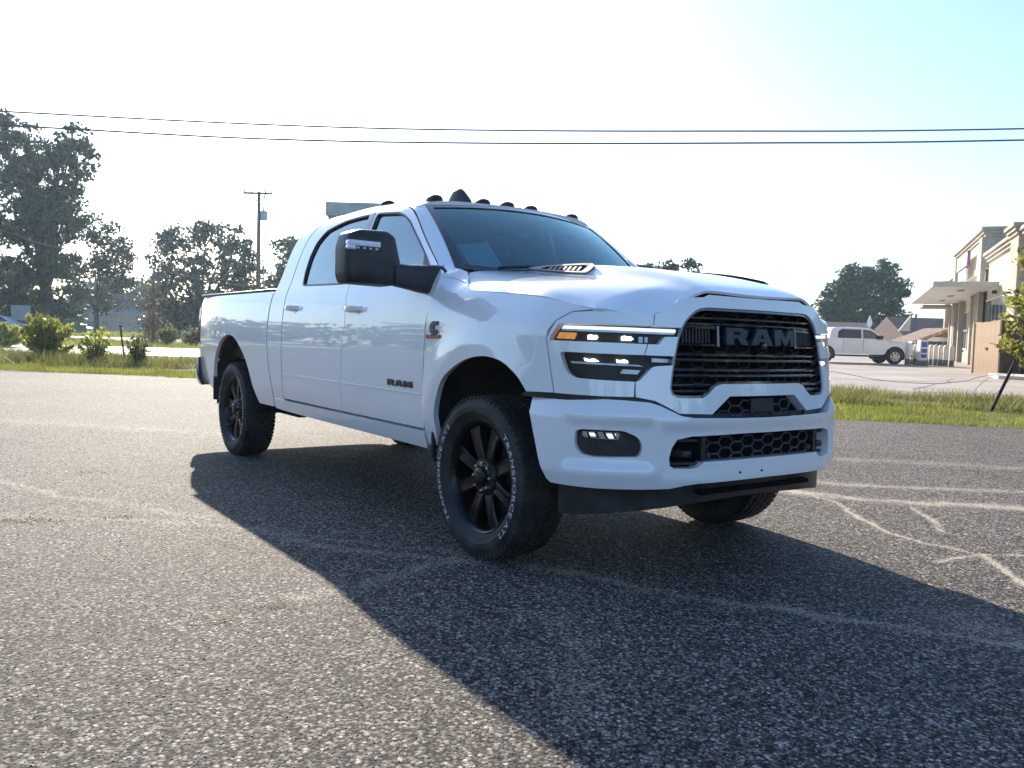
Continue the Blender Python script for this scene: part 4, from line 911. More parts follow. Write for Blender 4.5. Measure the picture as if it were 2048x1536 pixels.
mc=MT['joint']=mat('joint_sealant',(.16,.13,.11),.9); noisecol(mc,(.12,.10,.085),(.2,.17,.15),3,3)
def ribbon(name,pts,w_,z,m,kind='structure'):
    mb=MB();V=[];F=[]
    for i,(a,d) in enumerate(pts):
        a2,d2=pts[min(i+1,len(pts)-1)];a1,d1=pts[max(i-1,0)]; l=math.hypot(a2-a1,d2-d1); na_,nd_=-(d2-d1)/l*w_/2,(a2-a1)/l*w_/2
        V+=[site(a+na_,d+nd_,z(d)),site(a-na_,d-nd_,z(d))]
        if i: F.append((2*i-2,2*i-1,2*i+1,2*i))
    return tag(mb.add(V,F).build(name,m),kind=kind)
for pts in ([(7,28),(10,26.5),(12.5,26.3),(17,28.5)],[(9,37),(14,35.5),(21,36.5)],[(10.5,22),(13.5,26),(16,30)],[(13,43),(19,42),(24,42.5)]):
    q=[]; 
    for i in range(len(pts)-1):
        for k in range(6): t=k/6; q.append((pts[i][0]+(pts[i+1][0]-pts[i][0])*t+.12*random.uniform(-1,1),pts[i][1]+(pts[i+1][1]-pts[i][1])*t+.12*random.uniform(-1,1)))
    ribbon('pavement',q,.07,lambda d: lz(d)+.036,mc)
strip_pts=[(17.6,30.2),(22,25.5),(26,25.5),(22,31.0),(18.6,32.6)]
me=MB(); me.prism([(a,d) for a,d in strip_pts],0,.14,T=lambda v: Vector(site(v[0],v[1],lz(v[1])+.02+v[2]))); tag(me.build('sidewalk',MT['concrete']),kind='structure')
# ------------------------------------------------------------------ vegetation helpers
def leafmat(name,c1,c2,trans=.35,rough=.55):
    m=bpy.data.materials.new(name); m.use_nodes=True; b=P(m)
    gi=N(m,'ShaderNodeNewGeometry'); cr=N(m,'ShaderNodeValToRGB'); cr.color_ramp.elements[0].color=(*c1,1); cr.color_ramp.elements[1].color=(*c2,1); L(m,gi.outputs['Random Per Island'],cr.inputs[0])
    tc=N(m,'ShaderNodeTexCoord'); nz=N(m,'ShaderNodeTexNoise'); nz.inputs['Scale'].default_value=.5; nz.inputs['Detail'].default_value=3; L(m,tc.outputs['Object'],nz.inputs['Vector'])
    mr=N(m,'ShaderNodeMapRange'); mr.inputs[1].default_value=.3;mr.inputs[2].default_value=.7;mr.inputs[3].default_value=.7;mr.inputs[4].default_value=1.3; L(m,nz.outputs['Fac'],mr.inputs[0])
    mu=N(m,'ShaderNodeMix'); mu.data_type='RGBA'; mu.blend_type='MULTIPLY'; mu.inputs[0].default_value=1; L(m,cr.outputs[0],mu.inputs[6]); L(m,mr.outputs[0],mu.inputs[7])
    L(m,mu.outputs[2],b.inputs['Base Color']); b.inputs['Roughness'].default_value=rough; b.inputs['Specular IOR Level'].default_value=.3
    tl=N(m,'ShaderNodeBsdfTranslucent'); L(m,mu.outputs[2],tl.inputs['Color']); mx=N(m,'ShaderNodeMixShader'); mx.inputs[0].default_value=trans
    L(m,b.outputs[0],mx.inputs[1]); L(m,tl.outputs[0],mx.inputs[2]); L(m,mx.outputs[0],m.node_tree.nodes['Material Output'].inputs[0]); return m
MT['leaf_oak']=leafmat('oak_leaves',(.024,.042,.022),(.055,.080,.036),.25)
MT['leaf_far']=leafmat('far_leaves',(.030,.050,.022),(.065,.09,.038),.25)
MT['leaf_green']=leafmat('green_leaves',(.022,.050,.016),(.06,.105,.03),.25)
MT['leaf_yel']=leafmat('yellow_green_leaves',(.14,.15,.025),(.36,.33,.07),.5)
MT['leaf_bush']=leafmat('bush_leaves',(.17,.20,.035),(.42,.42,.10),.55)
MT['leaf_dry']=leafmat('dry_vine_leaves',(.12,.075,.05),(.25,.17,.12),.3)
MT['grass']=leafmat('grass_blades',(.13,.16,.025),(.34,.34,.07),.5)
MT['weed']=leafmat('weed_stems',(.08,.095,.022),(.30,.27,.08),.42)
MT['drygrass']=leafmat('dry_grass',(.22,.17,.07),(.40,.32,.15),.3)
m=MT['bark']=mat('bark',(.06,.05,.04),.9); noisecol(m,(.035,.028,.022),(.10,.08,.065),6,6,bump=.5,stretch=(1,1,.25))
def leaves(C,size,spread=1.,aspect=1.6,seed=0,up=0.):
    """quads at centres C (n,3)"""
    r_=np.random.default_rng(seed); n=len(C); d=r_.normal(size=(n,3)); d[:,2]+=up; d/=np.linalg.norm(d,axis=1,keepdims=True)
    e=np.cross(d,r_.normal(size=(n,3))); e/=np.linalg.norm(e,axis=1,keepdims=True); s=size*r_.uniform(.6,1.3,size=(n,1))
    a=d*s*aspect*.5; b=e*s*.5
    V=np.stack([C-a,C+b*.9-a*.1,C+a,C-b*.9-a*.1],1).reshape(-1,3); F=np.arange(4*n).reshape(n,4); return V,F
def tree(name,label,a,d,z0,H,blobs,m,nclump,leaf,per=60,clump=.7,trunk=.35,seed=1,group=None,cat='tree',fork=.25):
    """blobs: list of (da,dd,z,ra,rd,rz) crown lobes in metres, relative to the foot"""
    r_=np.random.default_rng(seed); root=empty(name,label,cat,site(a,d,z0),SROT,group)
    vol=np.array([b[3]*b[4]*b[5] for b in blobs])**.75; vol/=vol.sum(); cen=[];bi=[]
    for i,b in enumerate(blobs):
        k=max(2,int(nclump*vol[i])); u_=r_.normal(size=(k,3)); u_/=np.linalg.norm(u_,axis=1,keepdims=True); rad=r_.random((k,1))**.30
        cen.append(np.array(b[:3])+u_*rad*np.array(b[3:])*r_.uniform(.82,1.12,(k,1))); bi+=[i]*k
    cen=np.concatenate(cen); cen=cen[cen[:,2]>.25*H*.3]
    cs=clump*r_.uniform(.55,1.25,len(cen)); lc=[]
    for c,s in zip(cen,cs):
        k=int(per*(s/clump)**2*r_.uniform(.6,1.3)); q=r_.normal(size=(k,3)); q/=np.maximum(np.linalg.norm(q,axis=1,keepdims=True),1e-6); q*=r_.random((k,1))**.45*s; q[:,2]*=.62; q[:,2]-=.15*(q[:,0]**2+q[:,1]**2)/s
        lc.append(c+q)
    V,F=leaves(np.concatenate(lc),leaf,seed=seed); cr=link('crown',arrmesh('crown',V,F,m),root)
    mb=MB(); fz=H*fork
    mb.tube([(0,0,-.1),(.02*H*.3,.0,fz*.5),(0,0,fz)],[trunk*1.25,trunk*.95,trunk*.85],9)
    for i,b in enumerate(blobs):
        c=np.array(b[:3]); mid=np.array([c[0]*.35,c[1]*.35,fz+(c[2]-fz)*.45]); 
        mb.tube([(0,0,fz*.85),mid,c],[trunk*.5,trunk*.26,trunk*.09],6)
        ids=[j for j,q in enumerate(cen) if np.linalg.norm(q-c)<1.3*max(b[3:])]
        r_.shuffle(ids)
        for j in ids[:9]:
            mm=(c+cen[j])/2+r_.normal(size=3)*.15; mb.tube([mid*.3+c*.7,mm,cen[j]],[trunk*.16,trunk*.09,trunk*.03],5)
    mb.build('trunk',MT['bark'],root,smooth=True); return root
def px(x,d): return (x-1024)/1667.*d
def hz(x): return 675+.0295*(x-1024)
def zz(x,y,d): return 1.14+(hz(x)-y)/1667.*d
def ZL(d): return lz(d)+.03
# ------------------------------------------------------------------ left-hand trees
def pxtree(name,label,base,d,ell,m,z0=-.03,rdep=.7,**k):
    """ell: crown lobes measured as (x,y,rx,ry) at distance d"""
    a=px(base,d); s=d/1667.
    bl=[(px(x,d)-a,(i%3-1)*.25*rx*s,zz(x,y,d)-z0,rx*s,rx*s*rdep,ry*s) for i,(x,y,rx,ry) in enumerate(ell)]
    H=max(b[2]+b[5] for b in bl); return tree(name,label,a,d,z0,H,bl,m,**k)
T1=pxtree('shade_tree','tall dark tree towering at the left edge of the sky behind the yellow-green bush',92,75,
 [(5,270,50,46),(55,275,26,24),(35,335,46,34),(75,325,30,26),(112,300,30,26),(140,275,30,24),(120,335,40,30),(150,310,34,28),(85,430,60,50),(165,345,28,22),(45,370,58,48),(120,390,52,46),(80,470,62,52),(150,430,36,36),(15,450,40,45),(110,540,66,40),(40,545,50,38),(90,610,62,36),(20,610,50,36),(130,600,30,36)],MT['leaf_oak'],nclump=430,leaf=.27,per=58,clump=.84,trunk=.5,seed=11,fork=.22)
T2=pxtree('shade_tree','thin-crowned tree with sunlit hanging branches beside the tall dark tree',190,82,
 [(205,470,34,30),(240,500,24,30),(200,530,34,32),(245,555,18,30),(165,590,22,24),(205,600,16,34),(150,560,18,30)],MT['leaf_oak'],nclump=105,leaf=.26,per=46,clump=.85,trunk=.25,seed=12)
T3=pxtree('shade_tree','broad rounded tree left of the utility pole with a notched skyline crown',400,92,
 [(318,490,32,28),(360,478,36,32),(405,468,36,28),(455,485,38,30),(495,500,26,24),(330,545,40,38),(390,540,50,50),(455,550,50,46),(420,610,60,40),(345,605,44,44),(500,560,30,50),(310,625,30,30),(370,640,50,22),(460,640,60,24)],MT['leaf_oak'],nclump=290,leaf=.30,per=60,clump=1.05,trunk=.45,seed=13,fork=.2)
T4=pxtree('shade_tree','dark tree between the utility pole and the truck cab',585,98,
 [(575,505,26,24),(590,545,34,34),(550,560,26,28),(600,590,40,34),(545,600,30,30),(620,520,26,30)],MT['leaf_oak'],nclump=130,leaf=.34,per=55,clump=1.15,trunk=.35,seed=14)
T5=pxtree('shade_tree','low dark tree mass at the far left edge under the tall tree',10,88,
 [(10,560,50,50),(-60,520,60,60),(45,610,40,32),(-40,610,50,40)],MT['leaf_oak'],nclump=160,leaf=.34,per=55,clump=1.2,trunk=.4,seed=15,fork=.15)
T6=pxtree('shade_tree','hazy blue-green tree far off in the gap left of the broad rounded tree',235,150,
 [(200,590,40,36),(245,585,40,40),(285,600,36,36),(170,605,34,32),(310,585,30,40),(230,630,70,22),(180,635,40,18)],MT['leaf_far'],nclump=230,leaf=.5,per=45,clump=2.0,trunk=.4,seed=16)
T9=pxtree('shade_tree','low dark understorey tree filling the shade behind the big yellow-green bush',70,112,
 [(20,625,44,30),(70,615,44,34),(120,625,36,28),(-30,620,44,34),(50,650,60,16),(120,650,40,14)],MT['leaf_oak'],nclump=130,leaf=.4,per=55,clump=1.4,trunk=.25,seed=22,fork=.1)
T10=pxtree('shade_tree','low dark understorey tree in the shade behind the vine pole and truck bed',420,118,
 [(340,625,44,28),(400,615,44,34),(460,620,50,34),(520,620,44,34),(570,625,40,30),(420,650,90,14),(520,648,70,14)],MT['leaf_oak'],nclump=160,leaf=.42,per=55,clump=1.5,trunk=.25,seed=23,fork=.1)
T7=pxtree('shade_tree','small feathery tree whose top shows over the hood beyond the truck',1330,82,
 [(1372,530,14,14),(1335,538,20,14),(1300,540,20,12),(1280,545,16,14),(1330,585,44,34)],MT['leaf_oak'],nclump=90,leaf=.26,per=40,clump=.8,trunk=.25,seed=17)
T8=pxtree('shade_tree','round dark green tree behind the brown roofs on the right',1722,112,
 [(1660,590,30,30),(1690,560,30,26),(1715,545,28,22),(1750,550,34,28),(1780,580,30,28),(1790,620,24,26),(1645,620,24,22),(1720,600,62,46),(1700,640,60,26),(1770,650,40,24)],MT['leaf_green'],nclump=300,leaf=.34,per=60,clump=1.1,trunk=.4,seed=18,fork=.15)
# two more trees beyond the roofs and behind the truck's silhouette
# near branch tree at the right edge
s=15/1667.
tree('young_tree','yellow-green leafy young tree reaching in from the right edge in front of the fence',px(2110,14.5),14.5,-.0,3.6,
 [(px(2050,14.5)-px(2110,14.5),0,zz(2050,570,14.5),.30,.3,.30),(px(2035,14.5)-px(2110,14.5),0,zz(2035,640,14.5),.34,.3,.28),(px(2022,14.5)-px(2110,14.5),0,zz(2022,690,14.5),.30,.3,.16),(px(2062,14.5)-px(2110,14.5),0,zz(2062,500,14.5),.34,.4,.30),(px(2080,14.5)-px(2110,14.5),.1,zz(2080,600,14.5),.5,.45,.36),(px(2070,14.5)-px(2110,14.5),-.1,zz(2070,650,14.5),.55,.5,.30),(px(2045,14.5)-px(2110,14.5),0,zz(2045,695,14.5),.46,.4,.22),(.3,.2,2.4,.6,.6,.7),(.25,0,1.5,.7,.7,.6)],
 MT['leaf_yel'],nclump=105,leaf=.075,per=34,clump=.2,trunk=.05,seed=21,cat='tree')
# ------------------------------------------------------------------ shrubs and weeds on the verge
def bush(name,label,a,d,z0,r_,h,m,n,leaf,seed,group=None,up=.8):
    q=np.random.default_rng(seed); root=empty(name,label,'bush',site(a,d,z0),SROT,group); mb=MB(); lc=[]
    for i in range(46):
        th=q.uniform(0,2*math.pi); rr=r_*q.random()**.6; top=np.array([math.cos(th)*rr,math.sin(th)*rr*.8,h*(1-.25*(rr/r_)**2)*q.uniform(.4,1.15)]); b=np.array([top[0]*.15,top[1]*.15,0]); mid=(top*.6+b*.4)+np.array([0,0,.12*h])
        mb.tube([b,mid,top],[.012,.008,.004],4,cap=False)
        k=n//46; t=q.random((k,1))**.6; lc.append((b*(1-t)**2+2*mid*t*(1-t)+top*t*t)+q.normal(size=(k,3))*.055*r_/.9)
    V,F=leaves(np.concatenate(lc),leaf,aspect=2.4,seed=seed,up=up); link('foliage',arrmesh('foliage',V,F,m),root); mb.build('stems',MT['bark'],root); return root
bush('bush','big yellow-green bush on the verge at the left with a post leaning through it',px(92,25),25,0,.80,1.35,MT['leaf_bush'],3000,.075,31)
bush('bush','loose yellowish weed clump right of the big bush on the left verge',px(188,24),24,0,.55,.95,MT['leaf_bush'],420,.08,32)
bush('bush','thin tall weed clump at the leaning fence post',px(275,23.5),23.5,0,.42,.85,MT['weed'],240,.08,33)
bush('bush','small pale shrub between the two white road strips, nearer the vine pole',px(335,54),54,0,.8,1.2,MT['weed'],700,.13,34)
bush('bush','small pale shrub between the two white road strips, nearer the truck',px(385,54),54,0,.75,1.0,MT['weed'],600,.13,35)
bush('bush','low green bushes at the left edge in front of the parked car',px(10,40),40,0,1.1,1.0,MT['leaf_bush'],1500,.12,36)
# grass
def blades(name,A,D,zf,h,wd,m,seed,lean=.35):
    q=np.random.default_rng(seed); n=len(A); X,Y=sxy(A,D); Z=zf(A,D); th=q.uniform(0,2*math.pi,n); hh=h*q.uniform(.5,1.35,n)*(.45+1.1*vnoise(A,D,.7,seed+300)); w_=wd*q.uniform(.7,1.3,n)
    dx,dy=np.cos(th)*w_,np.sin(th)*w_; lx,ly=q.normal(size=n)*lean*hh,q.normal(size=n)*lean*hh
    b1=np.stack([X-dx,Y-dy,Z],1);b2=np.stack([X+dx,Y+dy,Z],1);t=np.stack([X+lx,Y+ly,Z+hh],1)
    return tag(link(name,arrmesh(name,np.stack([b1,b2,t],1).reshape(-1,3),np.arange(3*n).reshape(n,3),m)),kind='stuff')
def vz(A,D): 
    K=np.clip((D-(edge_d(A)-.35))/(verge_far(A)-edge_d(A)+.35),0,1); return -.03+.05*np.sin(np.clip(K*1.15,0,1)*math.pi)**.7+np.where(A>3,.06*K,0)-.01
q=np.random.default_rng(41)
def reg(n,a0,a1,k0,k1):
    A=q.uniform(a0,a1,n); K=q.uniform(k0,k1,n); return A,edge_d(A)-.12+K*(verge_far(A)-edge_d(A))
A,D=reg(46000,4,16,0,.42); blades('grass',A,D,vz,.075,.006,MT['grass'],51)
A,D=reg(26000,4,16,.38,.97); k=vnoise(A,D,.9,61)>.38; blades('grass',A[k],D[k],vz,.21,.009,MT['weed'],52,.5)
A,D=reg(40000,-27,-4,0,.22); blades('grass',A,D,vz,.09,.008,MT['grass'],53)
A,D=reg(40000,-27,-4,.18,.95); k=vnoise(A,D,1.2,62)>.33; blades('grass',A[k],D[k],vz,.27,.011,MT['weed'],54,.5)
A=q.uniform(-60,-2,26000);D=q.uniform(47.5,65.5,26000); blades('grass',A,D,lambda a,d:-.05+0*a,.22,.022,MT['grass'],55)
A=q.uniform(-80,-2,20000);D=q.uniform(84.5,135,20000); blades('grass',A,D,lambda a,d:-.05+0*a,.35,.05,MT['grass'],56)
# dry tufts in the gravel
A=[];D=[]
for a,d,n,r_ in ((-2.75,4.75,260,.11),(-2.3,4.92,60,.06),(-1.72,4.73,60,.06),(-1.04,4.13,50,.04),(-.93,3.38,60,.05),(-1.09,3.19,60,.05),(-3.3,6.4,80,.1),(3.2,7.4,80,.15),(-4,9,90,.2)):
    A.append(a+q.normal(size=n)*r_);D.append(d+q.normal(size=n)*r_*.5)
blades('dry_grass',np.concatenate(A),np.concatenate(D),lambda a,d:0*a-.001,.007,.003,MT['drygrass'],57,1.4)
# loose gravel: real stones on the near surface
n=52000; D=1.0+8.5*q.random(n)**1.35; A=(q.random(n)*2-1)*(.75*D+.6); X,Y=sxy(A,D)
mk2=np.zeros(n)
for pts,wd,st in CR[:8]: mk2=np.maximum(mk2,st*np.exp(-(polydist(A,D,pts)/(wd*1.6))**2))
oc=np.array([(1,0,0),(0,1,0),(-1,0,0),(0,-1,0),(0,0,1),(0,0,-.6)],float); of=np.array([(0,1,4),(1,2,4),(2,3,4),(3,0,4),(1,0,5),(2,1,5),(3,2,5),(0,3,5)])
rs=q.uniform(.0018,.0046,n)*(1+.03*D); th=q.uniform(0,6.28,n); c,s_=np.cos(th),np.sin(th)
jit=q.uniform(.6,1.35,(n,6,3)); v=oc[None]*jit*rs[:,None,None]; v[:,:,2]*=.5
Vx=v[:,:,0]*c[:,None]-v[:,:,1]*s_[:,None]+X[:,None]; Vy=v[:,:,0]*s_[:,None]+v[:,:,1]*c[:,None]+Y[:,None]; Vz=v[:,:,2]+rs[:,None]*.12
V=np.stack([Vx,Vy,Vz],-1).reshape(-1,3); F=(of[None]+6*np.arange(n)[:,None,None]).reshape(-1,3)
m=MT['stone']=bpy.data.materials.new('loose_stone'); m.use_nodes=True; P(m).inputs['Roughness'].default_value=.75
gi=N(m,'ShaderNodeNewGeometry'); cr=N(m,'ShaderNodeValToRGB'); E=cr.color_ramp.elements; E[0].color=(.06,.056,.052,1);E[1].color=(.60,.56,.51,1); e=E.new(.5); e.color=(.17,.157,.143,1); L(m,gi.outputs['Random Per Island'],cr.inputs[0]); L(m,cr.outputs[0],P(m).inputs['Base Color'])
tag(link('gravel',arrmesh('gravel',V,F,m)),kind='stuff')
# wood mass all round the horizon (behind the camera it is what the paint reflects)
q=np.random.default_rng(71); lc=[]
for k in range(260):
    th=q.uniform(0,2*math.pi); 
    ang=(th-YAW+math.pi)%(2*math.pi)-math.pi
    if abs(ang)<R(42): rr=q.uniform(170,230); hgt=q.uniform(4,6.5)
    else: rr=q.uniform(55,110); hgt=q.uniform(5,10.5)
    c=np.array([CAM[0]+math.cos(th)*rr,CAM[1]+math.sin(th)*rr,hgt*.5]); n=230
    u_=q.normal(size=(n,3)); u_/=np.linalg.norm(u_,axis=1,keepdims=True); lc.append(c+u_*q.random((n,1))**.4*np.array([rr*.06+1,rr*.06+1,hgt*.5]))
V,F=leaves(np.concatenate(lc),.9,seed=72); tag(link('treeline',arrmesh('treeline',V,F,MT['leaf_far'])),kind='stuff')
# ================================================================== poles, wires, posts
m=MT['wood']=mat('weathered_wood',(.12,.10,.085),.85); noisecol(m,(.085,.07,.06),(.17,.145,.12),5,6,stretch=(1,1,.15),bump=.3)
m=MT['steel']=mat('galvanised_steel',(.42,.44,.45),.5,metal=.5); noisecol(m,(.36,.38,.39),(.48,.50,.51),4,4)
m=MT['rust']=mat('rusty_post',(.05,.035,.03),.8); noisecol(m,(.025,.022,.022),(.085,.05,.035),14,5)
m=MT['wire']=mat('cable_sheath',(.035,.035,.038),.6); noisecol(m,(.028,.028,.03),(.05,.05,.052),3,3)
m=MT['ceramic']=mat('insulator',(.25,.24,.24),.3); noisecol(m,(.2,.19,.19),(.3,.29,.29),9,2)
def V3(x,y,d): return (px(x,d),d,zz(x,y,d))
d=70; z0=-.03; a=px(513,d)
pole=empty('utility_pole','tall wooden utility pole with one crossarm and a transformer rising behind the truck bed','utility pole',site(a,d,z0),SROT)
top=zz(513,387,d)-z0; mb=MB(); mb.tube([(0,0,0),(0,0,top*.6),(-.02,0,top)],[.20,.165,.13],10); mb.build('pole',MT['wood'],pole,smooth=True)
zc=zz(513,390,d)-z0; T=Matrix.Rotation(R(1.2),4,'Y'); mb=MB(); mb.box(-1.28,1.10,-.20,-.06,zc-.10,zc+.06); mb.build('crossarm',MT['wood'],pole)
for sg in (-1,1): MB().tube([(sg*.65,-.13,zc-.08),(0,-.13,zc-.75)],.03,5).build('brace',MT['steel'],pole)
for x in (-1.2,-.55,.55,1.03): MB().lathe([(.03,0),(.07,.06),(.04,.12),(.075,.17),(.05,.24),(.001,.26)],10,'z',c=(x,-.13,zc+.06)).build('insulator',MT['ceramic'],pole,smooth=True)
MB().lathe([(.03,-.35),(.06,-.28),(.035,-.2),(.06,-.12),(.03,0)],8,'z',c=(.48,-.13,zc-.10)).build('insulator',MT['ceramic'],pole,smooth=True)
zt=zz(520,425,d)-z0; zb=zz(520,443,d)-z0; mb=MB(); mb.lathe([(0.001,zb),(.27,zb),(.29,zb+.06),(.29,zt-.06),(.25,zt),(.001,zt+.04)],16,'z',c=(.42,-.02,0)); tr=mb.build('transformer',MT['steel'],pole,sharp=40)
MB().lathe([(.06,zt),(.09,zt+.1),(.06,zt+.2),(.08,zt+.32),(.001,zt+.36)],8,'z',c=(.40,-.02,0)).build('bushing',MT['ceramic'],tr,smooth=True)
mb=MB(); mb.tube([(.05,-.2,zt-.2),(.2,-.15,zt+.5),(.42,-.02,zt+.34)],.015,4); mb.tube([(-.0,-.14,zt+.9),(.3,-.1,zt+.7),(.42,-.02,zt+.34)],.012,4); mb.build('jumper_wire',MT['wire'],pole)
a=px(524,68); lp=MB().tube([(0,0,0),(0,0,zz(524,465,68))],[.085,.05],8).build('steel_pole',MT['steel'],None,site(a,68,-.03),(0,0,SROT),smooth=True)
tag(lp,'thin pale steel pole standing just right of the wooden utility pole','pole')
def cable(name,label,pts,d,rad,m,group=None,cat='cable',n=10,seed=0,lumps=False):
    """pts are sag points (a,d,z)"""
    P_=[Vector(site(*p)) for p in pts]; out=[]
    for i in range(len(P_)-1):
        p0,p1,p2,p3=P_[max(i-1,0)],P_[i],P_[i+1],P_[min(i+2,len(P_)-1)]
        for k in range(n):
            t=k/n; out.append(.5*((2*p1)+(p2-p0)*t+(2*p0-5*p1+4*p2-p3)*t*t+(3*p1-p0-3*p2+p3)*t**3))
    out.append(P_[-1]); o=link(name,None) if False else MB().tube(out,rad,6).build(name,m,smooth=True); return tag(o,label,cat,group)
def W(pts,d): return [(px(x,d),d,zz(x,y,d)) for x,y in pts]
d=42
cable('power_line','upper of the two long black cables crossing the whole sky',W([(-1400,150),(-500,203),(60,233),(500,255),(880,266),(1400,269),(2048,264),(3600,225)],d),d,.042,MT['wire'],'overhead cables')
cable('power_line','lower of the two long black cables crossing the whole sky',W([(-1400,180),(-500,232),(60,260),(500,283),(930,292),(1500,292),(2048,286),(3600,250)],d),d,.045,MT['wire'],'overhead cables')
d=58
c1=cable('service_wire','long sagging vine-hung wire crossing before the left trees down to the truck bed',W([(-200,420),(0,462),(60,483),(150,504),(260,527),(320,541),(420,564),(550,578),(700,588)],d),d,.045,MT['leaf_dry'],'low wires before the trees')
c2=cable('service_wire','short upper wire starting at the vine pole and sagging towards the truck cab',W([(300,536),(345,545),(400,554),(470,563),(550,570),(700,578)],d),d,.04,MT['leaf_dry'],'low wires before the trees')
cable('service_wire','faint low wire running behind the left trees',W([(-100,545),(0,551),(120,556),(260,558),(420,560)],72),72,.03,MT['wire'],'low wires before the trees')
# pole wrapped in dry vine
d=57; a=px(305,d); vp=empty('vine_pole','slim pole wrapped in reddish dry vines between the two left tree groups','pole',site(a,d,-.03),SROT)
H=zz(305,535,d); MB().tube([(0,0,0),(0,0,H)],[.09,.07],8).build('pole',MT['wood'],vp,smooth=True)
q=np.random.default_rng(81); mb=MB()
for i in range(26):
    th=q.uniform(0,6.28); hh=H*q.uniform(.35,.98); r0=q.uniform(.25,.75); mb.tube([(math.cos(th)*r0,math.sin(th)*r0*.5,0),(math.cos(th)*r0*.8,math.sin(th)*.3,hh*.5),(math.cos(th+.5)*.25,math.sin(th)*.2,hh)],[.02,.014,.006],4,cap=False)
mb.build('vine_stems',MT['leaf_dry'],vp)
C=np.stack([q.normal(size=900)*.45,q.normal(size=900)*.3,H*q.random(900)**1.6*.85],1); C[:,0]*=(1.25-C[:,2]/H); V,F=leaves(C,.11,seed=82); link('vine_leaves',arrmesh('vine_leaves',V,F,MT['leaf_dry']),vp)
# leaning fence posts
def post(label,x0,y0,x1,y1,d,wd=.045,nm='fence_post'):
    a0=px(x0,d); zb=zz(x0,y0,d); p0=Vector((0,0,min(zb,0)-.15)); p1=Vector((px(x1,d)-a0,0.05,zz(x1,y1,d)))
    root=empty(nm,label,'fence post',site(a0,d,0),SROT,'leaning metal fence posts')
    mb=MB(); ax_=(p1-p0); T=Matrix.Translation(p0)@ax_.to_track_quat('Z','Y').to_matrix().to_4x4(); l=ax_.length
    mb.box(-wd/2,wd/2,-.006,.006,0,l,T); mb.box(-.006,.006,.006,wd*.8,0,l,T); mb.build('bar',MT['rust'],root)
    st=MB()
    for k in range(int(l/.09)): st.box(-.012,.012,-.014,-.006,.12+k*.09,.145+k*.09,T)
    st.build('studs',MT['rust'],root)
    return root
post('thin dark metal post leaning left on the verge right of the bush',250,728,236,650,24.5)
post('dark metal post leaning through the middle of the big yellow-green bush',92,722,78,655,24.2)
post('dark metal post leaning steeply right at the edge of the concrete forecourt',1976,832,2046,690,15,.05)
d=15.2
cable('fence_wire','slack rusty wire hanging low across the forecourt in front of the far pickup',W([(1560,728),(1672,744),(1760,760),(1858,767),(1930,762),(1985,750),(2200,735)],d),d,.0045,MT['rust'],'slack fence wires')
cable('fence_wire','second slack wire curling to the steep leaning post above the kerb',W([(1985,750),(1965,765),(1950,785),(1972,800),(2000,780),(2030,745)],d),d,.004,MT['rust'],'slack fence wires')
# ================================================================== building behind the cab
m=MT['tanwall']=mat('tan_render',(.33,.25,.19),.85); noisecol(m,(.28,.21,.16),(.38,.29,.22),1.2,6,bump=.1)
m=MT['greymetal']=mat('grey_parapet',(.28,.33,.33),.5,metal=.2); noisecol(m,(.25,.30,.30),(.33,.37,.37),1.5,5)
d=46; a0,a1=px(650,d),px(1000,d); b=empty('flat_roofed_building','flat-roofed tan building with a grey parapet showing over the truck cab roof','building',site(a0,d,-.03),SROT)
wdt=a1-a0; zt=zz(700,408,d); MB().box(0,wdt,0,9,0,zt-.75).build('wall',MT['tanwall'],b)
mb=MB(); mb.box(-.12,wdt-.6,-.12,9.12,zt-.72,zt+.02); mb.build('parapet',MT['greymetal'],b)
mb=MB(); mb.add([(wdt-.598,-.12,zt-.72),(wdt+1.2,-.12,zt-.72),(wdt-.598,-.12,zt+.12),(wdt-.598,9,zt-.72),(wdt+1.2,9,zt-.72),(wdt-.598,9,zt+.12)],[(0,1,2),(3,5,4),(0,3,4,1),(1,4,5,2),(0,2,5,3)]).build('roof',MT['greymetal'],b)
for k in range(3): 
    f_=MB().box(1.0+k*3,2.6+k*3,-.03,.06,1.0,2.4).build('window',MT['greymetal'],b); MB().box(1.08+k*3,2.52+k*3,-.045,-.032,1.08,2.32).build('pane',MT['dark_glass'],f_)
# ================================================================== store on the right
m=MT['cream']=mat('cream_stucco',(.62,.57,.45),.9,spec=.2); noisecol(m,(.57,.52,.41),(.66,.61,.49),2.2,7,bump=.12)
m=MT['taupe']=mat('taupe_stucco',(.35,.31,.26),.9,spec=.2); noisecol(m,(.31,.275,.23),(.39,.345,.29),3,7,bump=.12)
m=MT['white']=mat('white_metal',(.78,.78,.76),.5); noisecol(m,(.72,.72,.70),(.80,.80,.79),2,4)
m=MT['storeglass']=mat('store_window_glass',(.05,.07,.08),.05,spec=.9); noisecol(m,(.03,.05,.06),(.10,.13,.14),1.2,4)
m=MT['brickm']=mat('pinkish_brick',(.42,.27,.21),.85); noisecol(m,(.34,.20,.15),(.50,.34,.27),6,4)
m=MT['purple']=mat('purple_print',(.18,.08,.17),.6); noisecol(m,(.14,.06,.13),(.22,.10,.21),5,3)
m=MT['orange']=mat('orange_print',(.75,.30,.04),.6); noisecol(m,(.70,.20,.03),(.85,.45,.08),2.5,3)
zg=ZL(46); st=empty('store','cream and taupe store with stepped parapet, deep canopy and a white roof sign','store building',site(21.7,36,zg),SROT+R(67.7))
TT0=lambda d:(d-36)*1.081
def sb(name,x0,x1,y0,y1,z0,z1,m,par=None,bev=0): 
    mb=MB(); (mb.bbox(x0,x1,y0,y1,z0,z1,bev) if bev else mb.box(x0,x1,y0,y1,z0,z1)); return mb.build(name,m,par or st)
hm=zz(2030,457,36)-zg-.1
